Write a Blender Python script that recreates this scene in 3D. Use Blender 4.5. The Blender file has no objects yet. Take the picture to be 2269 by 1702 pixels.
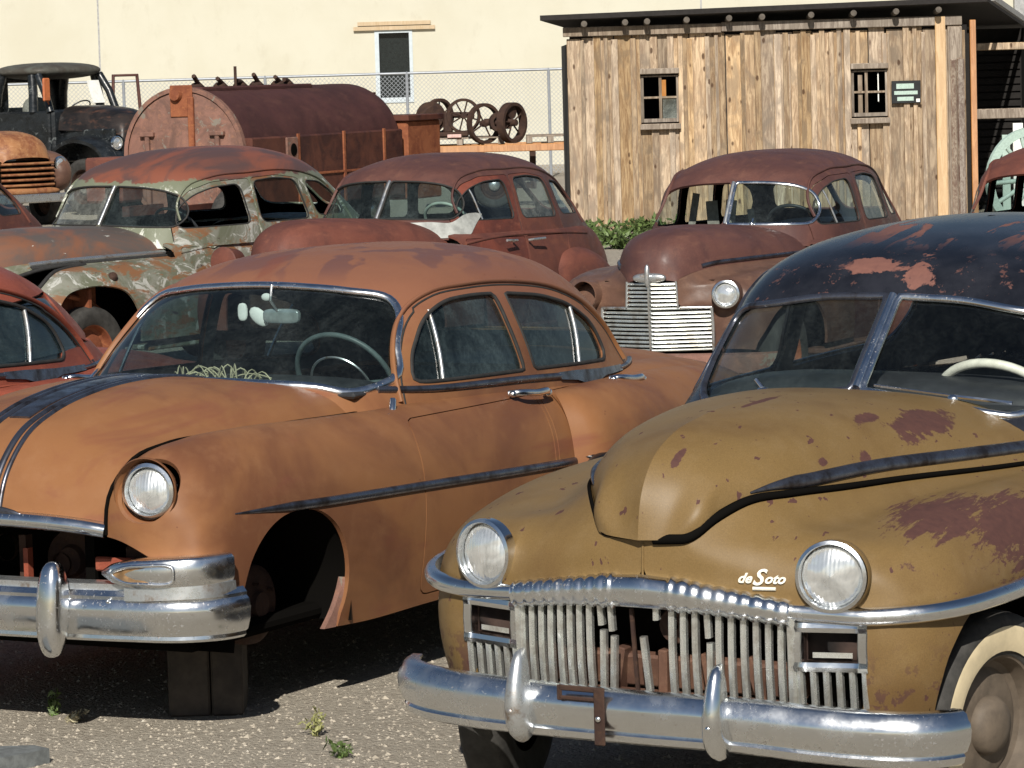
import bpy, math, random
import numpy as np
from mathutils import Vector, Matrix
from mathutils.geometry import delaunay_2d_cdt
R = math.radians
PI = math.pi
scn = bpy.context.scene
C = scn.collection
rng = np.random.RandomState(7)
random.seed(7)

# ------------------------------------------------------------------ camera, sky, sun, exposure
F_PX, CAM_H, PITCH, ROLL = 3590.0, 2.3, math.atan(316 / 3590), 0.028
cam = bpy.data.cameras.new('camera')
camo = bpy.data.objects.new('camera', cam)
C.objects.link(camo)
fw = np.array([0, math.cos(PITCH), -math.sin(PITCH)])
rt = np.array([1.0, 0, 0])
up = np.cross(rt, fw)
r2 = math.cos(ROLL) * rt - math.sin(ROLL) * up
u2 = math.sin(ROLL) * rt + math.cos(ROLL) * up
m = Matrix(((r2[0], u2[0], -fw[0], 0), (r2[1], u2[1], -fw[1], 0), (r2[2], u2[2], -fw[2], CAM_H), (0, 0, 0, 1)))
camo.matrix_world = m
cam.sensor_width = 36
cam.lens = 36 * F_PX / 1024
cam.clip_end = 2000
scn.camera = camo
SUN_EL, SUN_AZ = R(36), R(180 + 4)          # azimuth clockwise from +Y; the sun stands behind the camera
world = bpy.data.worlds.new('World')
scn.world = world
world.use_nodes = True
wn = world.node_tree.nodes
bg = wn['Background']
sky = wn.new('ShaderNodeTexSky')
sky.sky_type = 'NISHITA'
sky.sun_disc = False
sky.sun_elevation = SUN_EL
sky.sun_rotation = SUN_AZ
sky.air_density = 1.0
sky.dust_density = 0.6
world.node_tree.links.new(sky.outputs[0], bg.inputs[0])
bg.inputs[1].default_value = 0.05
sl = bpy.data.lights.new('sun', 'SUN')
sl.energy = 5.0
sl.angle = R(0.5)
sl.color = (1.0, 0.95, 0.86)
so = bpy.data.objects.new('sun', sl)
C.objects.link(so)
sd = Vector((math.sin(SUN_AZ) * math.cos(SUN_EL), math.cos(SUN_AZ) * math.cos(SUN_EL), math.sin(SUN_EL)))
so.rotation_euler = sd.to_track_quat('Z', 'Y').to_euler()
scn.view_settings.view_transform = 'Standard'
scn.view_settings.look = 'None'
scn.view_settings.exposure = 0.15
scn.view_settings.gamma = 1.0

# ------------------------------------------------------------------ node helpers
class NT:
    def __init__(s, name):
        s.m = bpy.data.materials.new(name)
        s.m.use_nodes = True
        s.t = s.m.node_tree
        s.b = s.t.nodes['Principled BSDF']
        s.tc = s.t.nodes.new('ShaderNodeTexCoord').outputs['Object']
    def n(s, kind, **kw):
        nd = s.t.nodes.new(kind)
        for k, v in kw.items():
            setattr(nd, k, v)
        return nd
    def l(s, a, b):
        s.t.links.new(a, b)
    def put(s, sock, v):
        if hasattr(v, 'node') or isinstance(v, bpy.types.NodeSocket):
            s.l(v, sock)
        elif isinstance(v, (tuple, list)) and len(v) == 3 and sock.type == 'RGBA':
            sock.default_value = (*v, 1)
        else:
            sock.default_value = v
    def mp(s, scale=(1, 1, 1), loc=(0, 0, 0), rot=(0, 0, 0), src=None):
        nd = s.n('ShaderNodeMapping')
        s.l(src or s.tc, nd.inputs[0])
        nd.inputs['Scale'].default_value = scale
        nd.inputs['Location'].default_value = loc
        nd.inputs['Rotation'].default_value = rot
        return nd.outputs[0]
    def noise(s, scale, detail=4, rough=.6, src=None, dist=0):
        nd = s.n('ShaderNodeTexNoise')
        s.l(src or s.tc, nd.inputs['Vector'])
        nd.inputs['Scale'].default_value = scale
        nd.inputs['Detail'].default_value = detail
        nd.inputs['Roughness'].default_value = rough
        nd.inputs['Distortion'].default_value = dist
        return nd.outputs['Fac']
    def ramp(s, fac, lo, hi, a=0., b=1., smooth=True):
        nd = s.n('ShaderNodeMapRange')
        if smooth: nd.interpolation_type = 'SMOOTHSTEP'
        s.put(nd.inputs[0], fac)
        nd.inputs[1].default_value = lo
        nd.inputs[2].default_value = hi
        nd.inputs[3].default_value = a
        nd.inputs[4].default_value = b
        return nd.outputs[0]
    def mix(s, f, a, b, mode='MIX'):
        nd = s.n('ShaderNodeMix', data_type='RGBA', blend_type=mode)
        s.put(nd.inputs[0], f)
        s.put(nd.inputs[6], a)
        s.put(nd.inputs[7], b)
        return nd.outputs[2]
    def math(s, op, a, b=0., clamp=False):
        nd = s.n('ShaderNodeMath', operation=op, use_clamp=clamp)
        s.put(nd.inputs[0], a)
        s.put(nd.inputs[1], b)
        return nd.outputs[0]
    def sep(s, src=None):
        nd = s.n('ShaderNodeSeparateXYZ')
        s.l(src or s.tc, nd.inputs[0])
        return nd.outputs
    def vdist(s, c, scale=(1, 1, 1)):
        """distance to point c with per-axis scaling"""
        v = s.mp(scale=scale, loc=tuple(-c[i] * scale[i] for i in range(3)))
        nd = s.n('ShaderNodeVectorMath', operation='LENGTH')
        s.l(v, nd.inputs[0])
        return nd.outputs['Value']
    def bump(s, h, st=.3, d=.01):
        nd = s.n('ShaderNodeBump')
        s.l(h, nd.inputs['Height'])
        nd.inputs['Strength'].default_value = st
        nd.inputs['Distance'].default_value = d
        s.l(nd.outputs[0], s.b.inputs['Normal'])
        return nd
    def set(s, col=None, rough=None, metal=None, spec=None, **kw):
        if col is not None: s.put(s.b.inputs['Base Color'], col)
        if rough is not None: s.put(s.b.inputs['Roughness'], rough)
        if metal is not None: s.put(s.b.inputs['Metallic'], metal)
        if spec is not None: s.put(s.b.inputs['Specular IOR Level'], spec)
        for k, v in kw.items():
            s.put(s.b.inputs[k], v)
        return s.m

MATS = {}
def mat(name):
    def deco(fn):
        MATS[name] = fn
        return fn
    return deco
_mc = {}
def M(name):
    if name not in _mc:
        _mc[name] = MATS[name]()
    return _mc[name]

def simple(name, col, rough=.6, metal=0., var=.25, scale=14, bump=0.):
    def fn():
        s = NT(name)
        f = s.noise(scale, 5, .65)
        c = s.mix(s.ramp(f, .3, .7), tuple(x * (1 - var) for x in col), tuple(min(1, x * (1 + var)) for x in col))
        if bump: s.bump(f, bump, .01)
        return s.set(c, rough, metal)
    MATS[name] = fn

# ------------------------------------------------------------------ mesh accumulation
def corner_normals(V, F, ang=38):
    V = np.asarray(V, float)
    fn = np.zeros((len(F), 3))
    L = np.array([len(f) for f in F])
    idx = np.concatenate([np.asarray(f) for f in F]) if len(F) else np.zeros(0, int)
    off = np.concatenate([[0], np.cumsum(L)])
    face_of = np.repeat(np.arange(len(F)), L)
    nxt = np.arange(len(idx)) + 1
    nxt[off[1:] - 1] = off[:-1]
    a, b = V[idx], V[idx[nxt]]
    np.add.at(fn, face_of, np.cross(a, b))
    ln = np.linalg.norm(fn, axis=1, keepdims=True)
    fu = fn / np.maximum(ln, 1e-12)
    order = np.argsort(idx, kind='stable')
    vs, fs = idx[order], face_of[order]
    acc = fn[fs].copy()
    ct = math.cos(R(ang))
    cnt = np.bincount(idx).max() if len(idx) else 0
    for k in range(1, min(cnt, 80)):
        same = np.zeros(len(vs), bool)
        same[:-k] = vs[:-k] == vs[k:]
        i = np.nonzero(same)[0]
        if not len(i): break
        j = i + k
        ok = (fu[fs[i]] * fu[fs[j]]).sum(1) > ct
        i, j = i[ok], j[ok]
        np.add.at(acc, i, fn[fs[j]])
        np.add.at(acc, j, fn[fs[i]])
    out = np.empty_like(acc)
    out[order] = acc
    out /= np.maximum(np.linalg.norm(out, axis=1, keepdims=True), 1e-12)
    return out

class Acc:
    def __init__(s):
        s.V, s.F, s.N, s.Mi, s.nv = [], [], [], [], 0
    def add(s, V, F, VN=None, m=0, ang=38, CN=None):
        """VN per-vertex normals, CN per-corner normals"""
        if len(F) == 0: return s
        V = np.asarray(V, float)
        if CN is None:
            if VN is not None:
                CN = np.asarray(VN)[np.concatenate([np.asarray(f) for f in F])]
            else:
                CN = corner_normals(V, F, ang)
        s.V.append(V)
        s.F += [tuple(int(i) + s.nv for i in f) for f in F]
        s.N.append(CN)
        s.Mi += [m] * len(F)
        s.nv += len(V)
        return s
    def merge(s, o, m=None):
        if o.nv == 0: return s
        s.V += o.V
        s.F += [tuple(i + s.nv for i in f) for f in o.F]
        s.N += o.N
        s.Mi += o.Mi if m is None else [m] * len(o.F)
        s.nv += o.nv
        return s
    def mirror(s):
        o = Acc()
        if s.nv == 0: return o
        V = np.concatenate(s.V) * [1, -1, 1]
        CN = np.concatenate(s.N) * [1, -1, 1]
        out, F, k = [], [], 0
        for f in s.F:
            n = len(f)
            F.append(tuple(reversed(f)))
            out.append(CN[k:k + n][::-1])
            k += n
        o.V, o.F, o.N, o.Mi, o.nv = [V], F, [np.concatenate(out)], list(s.Mi), s.nv
        return o
    def both(s):
        o = Acc().merge(s)
        return o.merge(s.mirror())
    def xf(s, Mx):
        o = Acc()
        if s.nv == 0: return o
        A = np.array(Mx)
        V = np.concatenate(s.V) @ A[:3, :3].T + A[:3, 3]
        N = np.concatenate(s.N) @ A[:3, :3].T
        N /= np.maximum(np.linalg.norm(N, axis=1, keepdims=True), 1e-9)
        o.V, o.F, o.N, o.Mi, o.nv = [V], list(s.F), [N], list(s.Mi), s.nv
        return o

def build(name, acc, mats, parent=None, label=None, cat=None, group=None, kind=None, loc=None):
    me = bpy.data.meshes.new(name)
    V = np.concatenate(acc.V)
    me.from_pydata(V.tolist(), [], acc.F)
    if isinstance(mats, str): mats = [mats]
    for x in mats: me.materials.append(M(x))
    me.polygons.foreach_set('material_index', acc.Mi)
    me.polygons.foreach_set('use_smooth', [True] * len(acc.F))
    me.update()
    me.normals_split_custom_set(np.concatenate(acc.N).tolist())
    o = bpy.data.objects.new(name, me)
    C.objects.link(o)
    if parent is not None: o.parent = parent
    if loc is not None: o.location = loc
    tag(o, label, cat, group, kind)
    return o

def tag(o, label=None, cat=None, group=None, kind=None):
    if label: o['label'] = label
    if cat: o['category'] = cat
    if group: o['group'] = group
    if kind: o['kind'] = kind
    return o

def empty(name, label, cat, pose=None, group=None, loc=(0, 0, 0), rz=0):
    o = bpy.data.objects.new(name, None)
    o.empty_display_size = .3
    C.objects.link(o)
    if pose is not None:
        X, Y, a, dz, pt, rl = pose
        f = np.array([-math.sin(a), -math.cos(a), 0]); l = np.array([math.cos(a), -math.sin(a), 0]); z = np.array([0, 0, 1.])
        f2 = f * math.cos(pt) + z * math.sin(pt); z2 = -f * math.sin(pt) + z * math.cos(pt)
        l2 = l * math.cos(rl) + z2 * math.sin(rl); z3 = -l * math.sin(rl) + z2 * math.cos(rl)
        o.matrix_world = Matrix(((f2[0], l2[0], z3[0], X), (f2[1], l2[1], z3[1], Y), (f2[2], l2[2], z3[2], dz), (0, 0, 0, 1)))
    else:
        o.location = loc
        o.rotation_euler = (0, 0, rz)
    tag(o, label, cat, group)
    return o

# ------------------------------------------------------------------ splines and surfaces
def spl_w(kn, t):
    """weights (len(t), len(kn)) of a C1 interpolating cubic through samples at knots kn"""
    kn = np.asarray(kn, float); n = len(kn); t = np.clip(np.asarray(t, float), kn[0], kn[-1])
    T = np.zeros((n, n))
    if n == 2:
        T[:, 0] = -1 / (kn[1] - kn[0]); T[:, 1] = 1 / (kn[1] - kn[0])
    else:
        h = np.diff(kn)
        for i in range(1, n - 1):
            a, b = h[i - 1], h[i]
            T[i, i - 1] += -b / (a * (a + b)); T[i, i] += (b - a) / (a * b); T[i, i + 1] += a / (b * (a + b))
        T[0, 0] = -1 / h[0]; T[0, 1] = 1 / h[0]
        T[0] = 1.5 * T[0] - .5 * T[1]
        T[-1, -2] = -1 / h[-1]; T[-1, -1] = 1 / h[-1]
        T[-1] = 1.5 * T[-1] - .5 * T[-2]
    i = np.clip(np.searchsorted(kn, t, side='right') - 1, 0, n - 2)
    h = kn[i + 1] - kn[i]; s = (t - kn[i]) / h
    W = np.zeros((len(t), n)); r = np.arange(len(t))
    np.add.at(W, (r, i), 2 * s**3 - 3 * s**2 + 1); np.add.at(W, (r, i + 1), -2 * s**3 + 3 * s**2)
    W += (h * (s**3 - 2 * s**2 + s))[:, None] * T[i] + (h * (s**3 - s**2))[:, None] * T[i + 1]
    return W

def smooth(P, n, closed=False, pw=.75):
    """resample a polyline of control points into n points along an interpolating spline"""
    P = np.asarray(P, float)
    if closed: P = np.concatenate([P[-3:], P, P[:3]])
    k = np.concatenate([[0], np.cumsum(np.maximum(np.linalg.norm(np.diff(P, axis=0), axis=1), 1e-6)**pw)])
    if closed:
        t = np.linspace(k[3], k[len(P) - 3], n, endpoint=False)
    else:
        t = np.linspace(0, k[-1], n)
    return spl_w(k, t) @ P

def even(P, d, closed=False):
    """even resample of a polyline"""
    P = np.asarray(P, float)
    if closed: P = np.concatenate([P, P[:1]])
    s = np.concatenate([[0], np.cumsum(np.linalg.norm(np.diff(P, axis=0), axis=1))])
    n = max(2, int(round(s[-1] / d)) + 1)
    t = np.linspace(0, s[-1], n)
    Q = np.stack([np.interp(t, s, P[:, j]) for j in range(P.shape[1])], 1)
    return Q[:-1] if closed else Q

def fillet(P, rads, n=7):
    """polygon with rounded corners"""
    P = np.asarray(P, float); m_ = len(P)
    if np.isscalar(rads): rads = [rads] * m_
    out = []
    for i in range(m_):
        a, b, c = P[i - 1], P[i], P[(i + 1) % m_]
        u, v = a - b, c - b
        lu, lv = np.linalg.norm(u), np.linalg.norm(v)
        u, v = u / lu, v / lv
        d = min(rads[i], .48 * lu, .48 * lv)
        p0, p2 = b + u * d, b + v * d
        for t in np.linspace(0, 1, n):
            out.append((1 - t)**2 * p0 + 2 * t * (1 - t) * b + t * t * p2)
    return np.array(out)

def inside(P, poly):
    x, y = P[:, 0], P[:, 1]
    c = np.zeros(len(P), bool)
    q = np.roll(poly, 1, 0)
    for (x1, y1), (x2, y2) in zip(poly, q):
        k = (y1 > y) != (y2 > y)
        c ^= k & (x < (x2 - x1) * (y - y1) / ((y2 - y1) + 1e-15) + x1)
    return c

def offset_poly(P, d):
    """inset a closed 2D polygon by d"""
    P = np.asarray(P, float)
    a = np.roll(P, 1, 0); b = np.roll(P, -1, 0)
    t = b - a; t /= np.maximum(np.linalg.norm(t, axis=1, keepdims=True), 1e-9)
    nrm = np.stack([-t[:, 1], t[:, 0]], 1)
    area = .5 * np.sum(P[:, 0] * b[:, 1] - b[:, 0] * P[:, 1])
    return P + nrm * d * (1 if area > 0 else -1)

class Surf:
    """smooth surface; sub-classes give ev(uv)->(N,3) over u,v in 0..1"""
    sgn = 1
    def prep(s):
        g = np.linspace(0, 1, 41)
        U, Vv = np.meshgrid(g, g, indexing='ij')
        s.suv = np.stack([U.ravel(), Vv.ravel()], 1)
        s.sp = s.ev(s.suv)
        G = s.sp.reshape(41, 41, 3)
        s.Lu = np.linalg.norm(np.diff(G, axis=0), axis=2).sum(0).mean()
        s.Lv = np.linalg.norm(np.diff(G, axis=1), axis=2).sum(1).mean()
        return s
    def d(s, uv, e=1e-3):
        a = np.clip(uv + [e, 0], 0, 1); b = np.clip(uv - [e, 0], 0, 1)
        c = np.clip(uv + [0, e], 0, 1); f = np.clip(uv - [0, e], 0, 1)
        return (s.ev(a) - s.ev(b)) / (a - b)[:, :1], (s.ev(c) - s.ev(f)) / (c - f)[:, 1:]
    def nrm(s, uv):
        uv = np.clip(uv, 2e-3, 1 - 2e-3)
        du, dv = s.d(uv)
        n = np.cross(du, dv) * s.sgn
        return n / np.maximum(np.linalg.norm(n, axis=1, keepdims=True), 1e-12)
    def inv(s, P2, ax=(0, 2), cond=None):
        """uv of points given by two coordinates; cond(P) picks the sheet (e.g. y > 0)"""
        P2 = np.asarray(P2, float)
        ok = np.ones(len(s.sp), bool) if cond is None else cond(s.sp)
        sp, su = s.sp[ok], s.suv[ok]
        D = ((sp[None, :, list(ax)] - P2[:, None, :])**2).sum(2)
        uv = su[D.argmin(1)].copy()
        for it in range(10):
            r = s.ev(uv)[:, list(ax)] - P2
            du, dv = s.d(uv)
            A = np.stack([du[:, list(ax)], dv[:, list(ax)]], 2)
            det = A[:, 0, 0] * A[:, 1, 1] - A[:, 0, 1] * A[:, 1, 0]
            det = np.where(np.abs(det) < 1e-6, 1e-6, det)
            x = (A[:, 1, 1] * r[:, 0] - A[:, 0, 1] * r[:, 1]) / det
            y = (-A[:, 1, 0] * r[:, 0] + A[:, 0, 0] * r[:, 1]) / det
            st = np.stack([x, y], 1)
            st = np.clip(st, -.05, .05)
            uv = np.clip(uv - st, 0, 1)
        return uv
    def on(s, P2, ax=(0, 2), cond=None, off=0.):
        uv = s.inv(P2, ax, cond)
        N = s.nrm(uv)
        return s.ev(uv) + N * off, N

class Loft(Surf):
    def __init__(s, rows, sgn=1):
        s.C = np.array(rows, float); s.sgn = sgn
        A = s.C
        du = np.linalg.norm(np.diff(A, axis=0), axis=2).mean(1)**.8
        dv = np.linalg.norm(np.diff(A, axis=1), axis=2).mean(0)**.8
        s.ku = np.concatenate([[0], np.cumsum(du)]); s.ku /= s.ku[-1]
        s.kv = np.concatenate([[0], np.cumsum(dv)]); s.kv /= s.kv[-1]
        s.prep()
    def ev(s, uv):
        Wu = spl_w(s.ku, uv[:, 0]); Wv = spl_w(s.kv, uv[:, 1])
        return np.einsum('ni,nj,ijk->nk', Wu, Wv, s.C, optimize=True)

class Dome(Surf):
    """greenhouse: horizontal superellipse slices. rows: z, xf, xr, w, nf, nr"""
    def __init__(s, rows, camber=0., xm=None, sgn=1):
        s.T = np.array(rows, float); s.camber = camber; s.sgn = sgn
        d = np.sqrt(np.diff(s.T[:, 0])**2 + np.diff(s.T[:, 3])**2 + (.35 * np.diff(s.T[:, 1]))**2)**.8
        s.k = np.concatenate([[0], np.cumsum(d)]); s.k /= s.k[-1]
        s.xm = xm
        s.prep()
    def ev(s, uv):
        q = spl_w(s.k, uv[:, 1]) @ s.T
        z, xf, xr, w, nf, nr = q.T
        ph = (uv[:, 0] * 2 - 1) * PI + .72
        c, sn = np.cos(ph), np.sin(ph)
        n = np.where(c > 0, nf, nr)
        rho = (np.abs(c)**n + np.abs(sn)**n + 1e-12)**(-1 / n)
        xm = .5 * (xf + xr) if s.xm is None else np.clip(s.xm, xr, xf)
        x = xm + np.where(c > 0, (xf - xm), (xm - xr)) * c * rho
        y = w * sn * rho
        return np.stack([x, y, z - s.camber * y * y], 1)

def grid(S, nu, nv, thick=.015, u0=0, u1=1, v0=0, v1=1):
    return sheet(S, max(S.Lu / nu, .004), thick=thick, reg=True, nn=(nu, nv))[''] 

def sheet(S, h=.03, holes=(), regions=(), thick=.018, gap=.006, reg=False, nn=None, crop=None):
    """mesh a surface; holes / regions are uv polygons. returns {region_name: Acc}; material 0 outside, 1 inside"""
    if reg and not holes and not regions:
        nu, nv = nn
        g0, g1 = np.linspace(0, 1, nu + 1), np.linspace(0, 1, nv + 1)
        U, W = np.meshgrid(g0, g1, indexing='ij')
        uv = np.stack([U.ravel(), W.ravel()], 1)
        F = [(i * (nv + 1) + j, (i + 1) * (nv + 1) + j, (i + 1) * (nv + 1) + j + 1, i * (nv + 1) + j + 1) for i in range(nu) for j in range(nv)]
        T = np.array(F)
        return {'': _skin(S, uv, T, thick)}
    sc = np.array([S.Lu, S.Lv])
    nu, nv = max(4, int(S.Lu / h)), max(4, int(S.Lv / h))
    U, W = np.meshgrid(np.linspace(0, 1, nu + 1), np.linspace(0, 1, nv + 1), indexing='ij')
    pts = [np.stack([U.ravel(), W.ravel()], 1) * sc]
    edges = []
    n0 = len(pts[0])
    polys = []
    for p in holes: polys.append((np.asarray(p) * sc, 'hole'))
    for nm, p in regions:
        p = np.asarray(p) * sc
        polys.append((p, 'out'))
        polys.append((offset_poly(p, gap), nm))
    for p, _ in polys:
        k = len(p)
        pts.append(p)
        edges += [(n0 + i, n0 + (i + 1) % k) for i in range(k)]
        n0 += k
    A = np.concatenate(pts)
    A = np.clip(A, 0, sc)
    r = delaunay_2d_cdt([Vector(p) for p in A], edges, [], 0, 1e-6)
    VV = np.array([(v.x, v.y) for v in r[0]])
    T = np.array(r[2])
    cen = VV[T].mean(1)
    cls = np.zeros(len(T), int)
    names = ['']
    for p, k in polys:
        ins = inside(cen, p)
        if k == 'out': cls[ins & (cls == 0)] = -1
        elif k != 'hole':
            if k not in names: names.append(k)
            cls[ins] = names.index(k)
    for p, k in polys:
        if k == 'hole': cls[inside(cen, p)] = -1
    if crop is not None:
        P = S.ev(cen / sc)
        cls[~crop(P)] = -1
    out = {}
    for i, nm in enumerate(names):
        t = T[cls == i]
        if len(t): out[nm] = _skin(S, VV / sc, t, thick)
        else: out[nm] = Acc()
    return out

def _skin(S, uv, T, thick):
    us = np.unique(T)
    mp = np.full(len(uv), -1); mp[us] = np.arange(len(us))
    uv = uv[us]; T = mp[T]
    P = S.ev(uv); N = S.nrm(uv)
    g = np.cross(P[T[:, 1]] - P[T[:, 0]], P[T[:, 2]] - P[T[:, 0]])
    ok = np.linalg.norm(g, axis=1) > 1e-10
    T, g = T[ok], g[ok]
    flip = (g * N[T].mean(1)).sum(1) < 0
    T = T.copy(); T[flip] = T[flip][:, ::-1]
    a = Acc().add(P, T.tolist(), VN=N)
    if thick:
        Q = P - N * thick
        a.add(Q, T[:, ::-1].tolist(), VN=-N, m=1)
        k = T.shape[1]
        E = np.concatenate([T[:, [i, (i + 1) % k]] for i in range(k)])
        key = set(map(tuple, E.tolist()))
        be = [e for e in key if (e[1], e[0]) not in key]
        if be:
            be = np.array(be)
            n = len(P)
            V2 = np.concatenate([P, Q])
            a.add(V2, np.stack([be[:, 1], be[:, 0], be[:, 0] + n, be[:, 1] + n], 1).tolist())
    return a

def pane(S, uvpoly, off=.01, h=.05, thick=.0):
    """glass patch inside a uv polygon, sunk by off"""
    class O(Surf):
        def ev(q, uv): return S.ev(uv) - S.nrm(uv) * off
    o = O(); o.sgn = S.sgn; o.Lu, o.Lv = S.Lu, S.Lv
    sc = np.array([S.Lu, S.Lv])
    p = np.asarray(uvpoly) * sc
    lo, hi = p.min(0), p.max(0)
    g = np.stack([x.ravel() for x in np.meshgrid(np.arange(lo[0], hi[0], h), np.arange(lo[1], hi[1], h), indexing='ij')], 1)
    g = g[inside(g, p)]
    A = np.concatenate([p, g])
    k = len(p)
    r = delaunay_2d_cdt([Vector(x) for x in A], [(i, (i + 1) % k) for i in range(k)], [], 0, 1e-6)
    VV = np.array([(v.x, v.y) for v in r[0]]); T = np.array(r[2])
    T = T[inside(VV[T].mean(1), p)]
    return _skin(o, VV / sc, T, thick)

# ------------------------------------------------------------------ sweeps and solids
def sweep(P, prof, N=None, up=(0, 0, 1), closed=False, scale=None, caps=True, ang=50, pclosed=True):
    """prof: (a,b) pairs; a along side = T x N ... frame: N given per point (b axis) ; side = T x N (a axis)"""
    P = np.asarray(P, float); n = len(P)
    if closed: T = np.roll(P, -1, 0) - np.roll(P, 1, 0)
    else:
        T = np.gradient(P, axis=0)
    T /= np.maximum(np.linalg.norm(T, axis=1, keepdims=True), 1e-9)
    if N is None: N = np.tile(np.asarray(up, float), (n, 1))
    N = np.asarray(N, float)
    Sd = np.cross(T, N); Sd /= np.maximum(np.linalg.norm(Sd, axis=1, keepdims=True), 1e-9)
    Nn = np.cross(Sd, T)
    prof = np.asarray(prof, float); k = len(prof)
    if scale is None: scale = np.ones((n, 2))
    scale = np.asarray(scale, float)
    if scale.ndim == 1: scale = np.stack([scale, scale], 1)
    V = P[:, None] + Sd[:, None] * (prof[None, :, :1] * scale[:, None, :1]) + Nn[:, None] * (prof[None, :, 1:] * scale[:, None, 1:])
    V = V.reshape(-1, 3)
    F = []
    kk = k if pclosed else k - 1
    for i in range(n if closed else n - 1):
        i2 = (i + 1) % n
        for j in range(kk):
            j2 = (j + 1) % k
            F.append((i * k + j, i * k + j2, i2 * k + j2, i2 * k + j))
    area = .5 * np.sum(prof[:, 0] * np.roll(prof[:, 1], -1) - np.roll(prof[:, 0], -1) * prof[:, 1])
    if area > 0: F = [f[::-1] for f in F]
    if caps and not closed and pclosed:
        f0 = tuple(range(k)); f1 = tuple((n - 1) * k + j for j in range(k))
        if area > 0: F += [f0, f1[::-1]]
        else: F += [f0[::-1], f1]
    # orientation fix: compare one quad against outward direction
    return Acc().add(*_orient(V, F), ang=ang)

def _orient(V, F):
    V = np.asarray(V, float)
    vol = 0
    for f in F[:4000]:
        a = V[f[0]]
        for i in range(1, len(f) - 1):
            vol += np.dot(a, np.cross(V[f[i]], V[f[i + 1]]))
    return V, F

def circ(r, n=10, ry=None):
    t = np.linspace(0, 2 * PI, n, endpoint=False)
    return np.stack([r * np.cos(t), (ry or r) * np.sin(t)], 1)

def tube(P, r, n=8, closed=False, up=(0, 0, 1), ry=None, scale=None):
    P = np.asarray(P, float)
    T = np.gradient(P, axis=0)
    N = np.tile(np.asarray(up, float), (len(P), 1))
    T /= np.maximum(np.linalg.norm(T, axis=1, keepdims=True), 1e-9)
    bad = np.abs((T * N).sum(1)) > .95
    if bad.any():
        if bad.all(): N[:] = (1, 0, .1)
        else: N[:] = (.23, .71, .31)
    return sweep(P, circ(r, n, ry), N=N, closed=closed, scale=scale, ang=70)

def ribbon(P, N, w, h, closed=False, scale=None, flat=False, sink=.004, ang=45):
    """moulding strip lying on a surface"""
    if flat: pr = [(-w / 2, -sink), (w / 2, -sink), (w / 2, h * .7), (w * .38, h), (-w * .38, h), (-w / 2, h * .7)]
    else:
        t = np.linspace(0, PI, 8)
        pr = [(w / 2 * math.cos(a), h * math.sin(a)) for a in t] + [(-w / 2, -sink), (w / 2, -sink)]
    return sweep(P, pr, N=N, closed=closed, scale=scale, ang=ang)

def lathe(prof, n=32, c=(0, 0, 0), axis=(1, 0, 0), ang=35, m=0, arc=None):
    """prof: (r, d) pairs along the axis"""
    prof = np.asarray(prof, float)
    ax = np.asarray(axis, float); ax /= np.linalg.norm(ax)
    t = np.array([0, 0, 1.]) if abs(ax[2]) < .9 else np.array([1., 0, 0])
    e1 = np.cross(t, ax); e1 /= np.linalg.norm(e1); e2 = np.cross(ax, e1)
    th = np.linspace(0, 2 * PI, n, endpoint=False)
    k = len(prof)
    V = np.asarray(c) + ax * prof[None, :, 1:2] + prof[None, :, :1] * (np.cos(th)[:, None, None] * e1 + np.sin(th)[:, None, None] * e2)
    V = V.reshape(-1, 3)
    F = []
    for i in range(n):
        i2 = (i + 1) % n
        for j in range(k - 1):
            a, b, c_, d = i * k + j, i2 * k + j, i2 * k + j + 1, i * k + j + 1
            if prof[j, 0] < 1e-6: F.append((a, c_, d))
            elif prof[j + 1, 0] < 1e-6: F.append((a, b, d))
            else: F.append((a, b, c_, d))
    return Acc().add(V, F, ang=ang, m=m)

def blob(c, r, n=2.5, ny=None, rot=None, nu=24, nv=14):
    """superellipsoid"""
    ny = ny or n
    u = np.linspace(-PI, PI, nu, endpoint=False); v = np.linspace(-PI / 2, PI / 2, nv)
    sg = lambda x, e: np.sign(x) * np.abs(x)**e
    V = []
    for b in v:
        for a in u:
            V.append((sg(math.cos(b), 2 / ny) * sg(math.cos(a), 2 / n) * r[0], sg(math.cos(b), 2 / ny) * sg(math.sin(a), 2 / n) * r[1], sg(math.sin(b), 2 / ny) * r[2]))
    V = np.array(V)
    if rot is not None: V = V @ np.array(rot).T
    V = V + np.asarray(c)
    F = []
    for j in range(nv - 1):
        for i in range(nu):
            i2 = (i + 1) % nu
            if j == 0: F.append((j * nu, (j + 1) * nu + i2, (j + 1) * nu + i)) if False else F.append((j * nu + i, j * nu + i2, (j + 1) * nu + i2, (j + 1) * nu + i))
            else: F.append((j * nu + i, j * nu + i2, (j + 1) * nu + i2, (j + 1) * nu + i))
    return Acc().add(V, F, ang=75)

def rmat(ax, a):
    return np.array(Matrix.Rotation(a, 3, ax))

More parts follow.
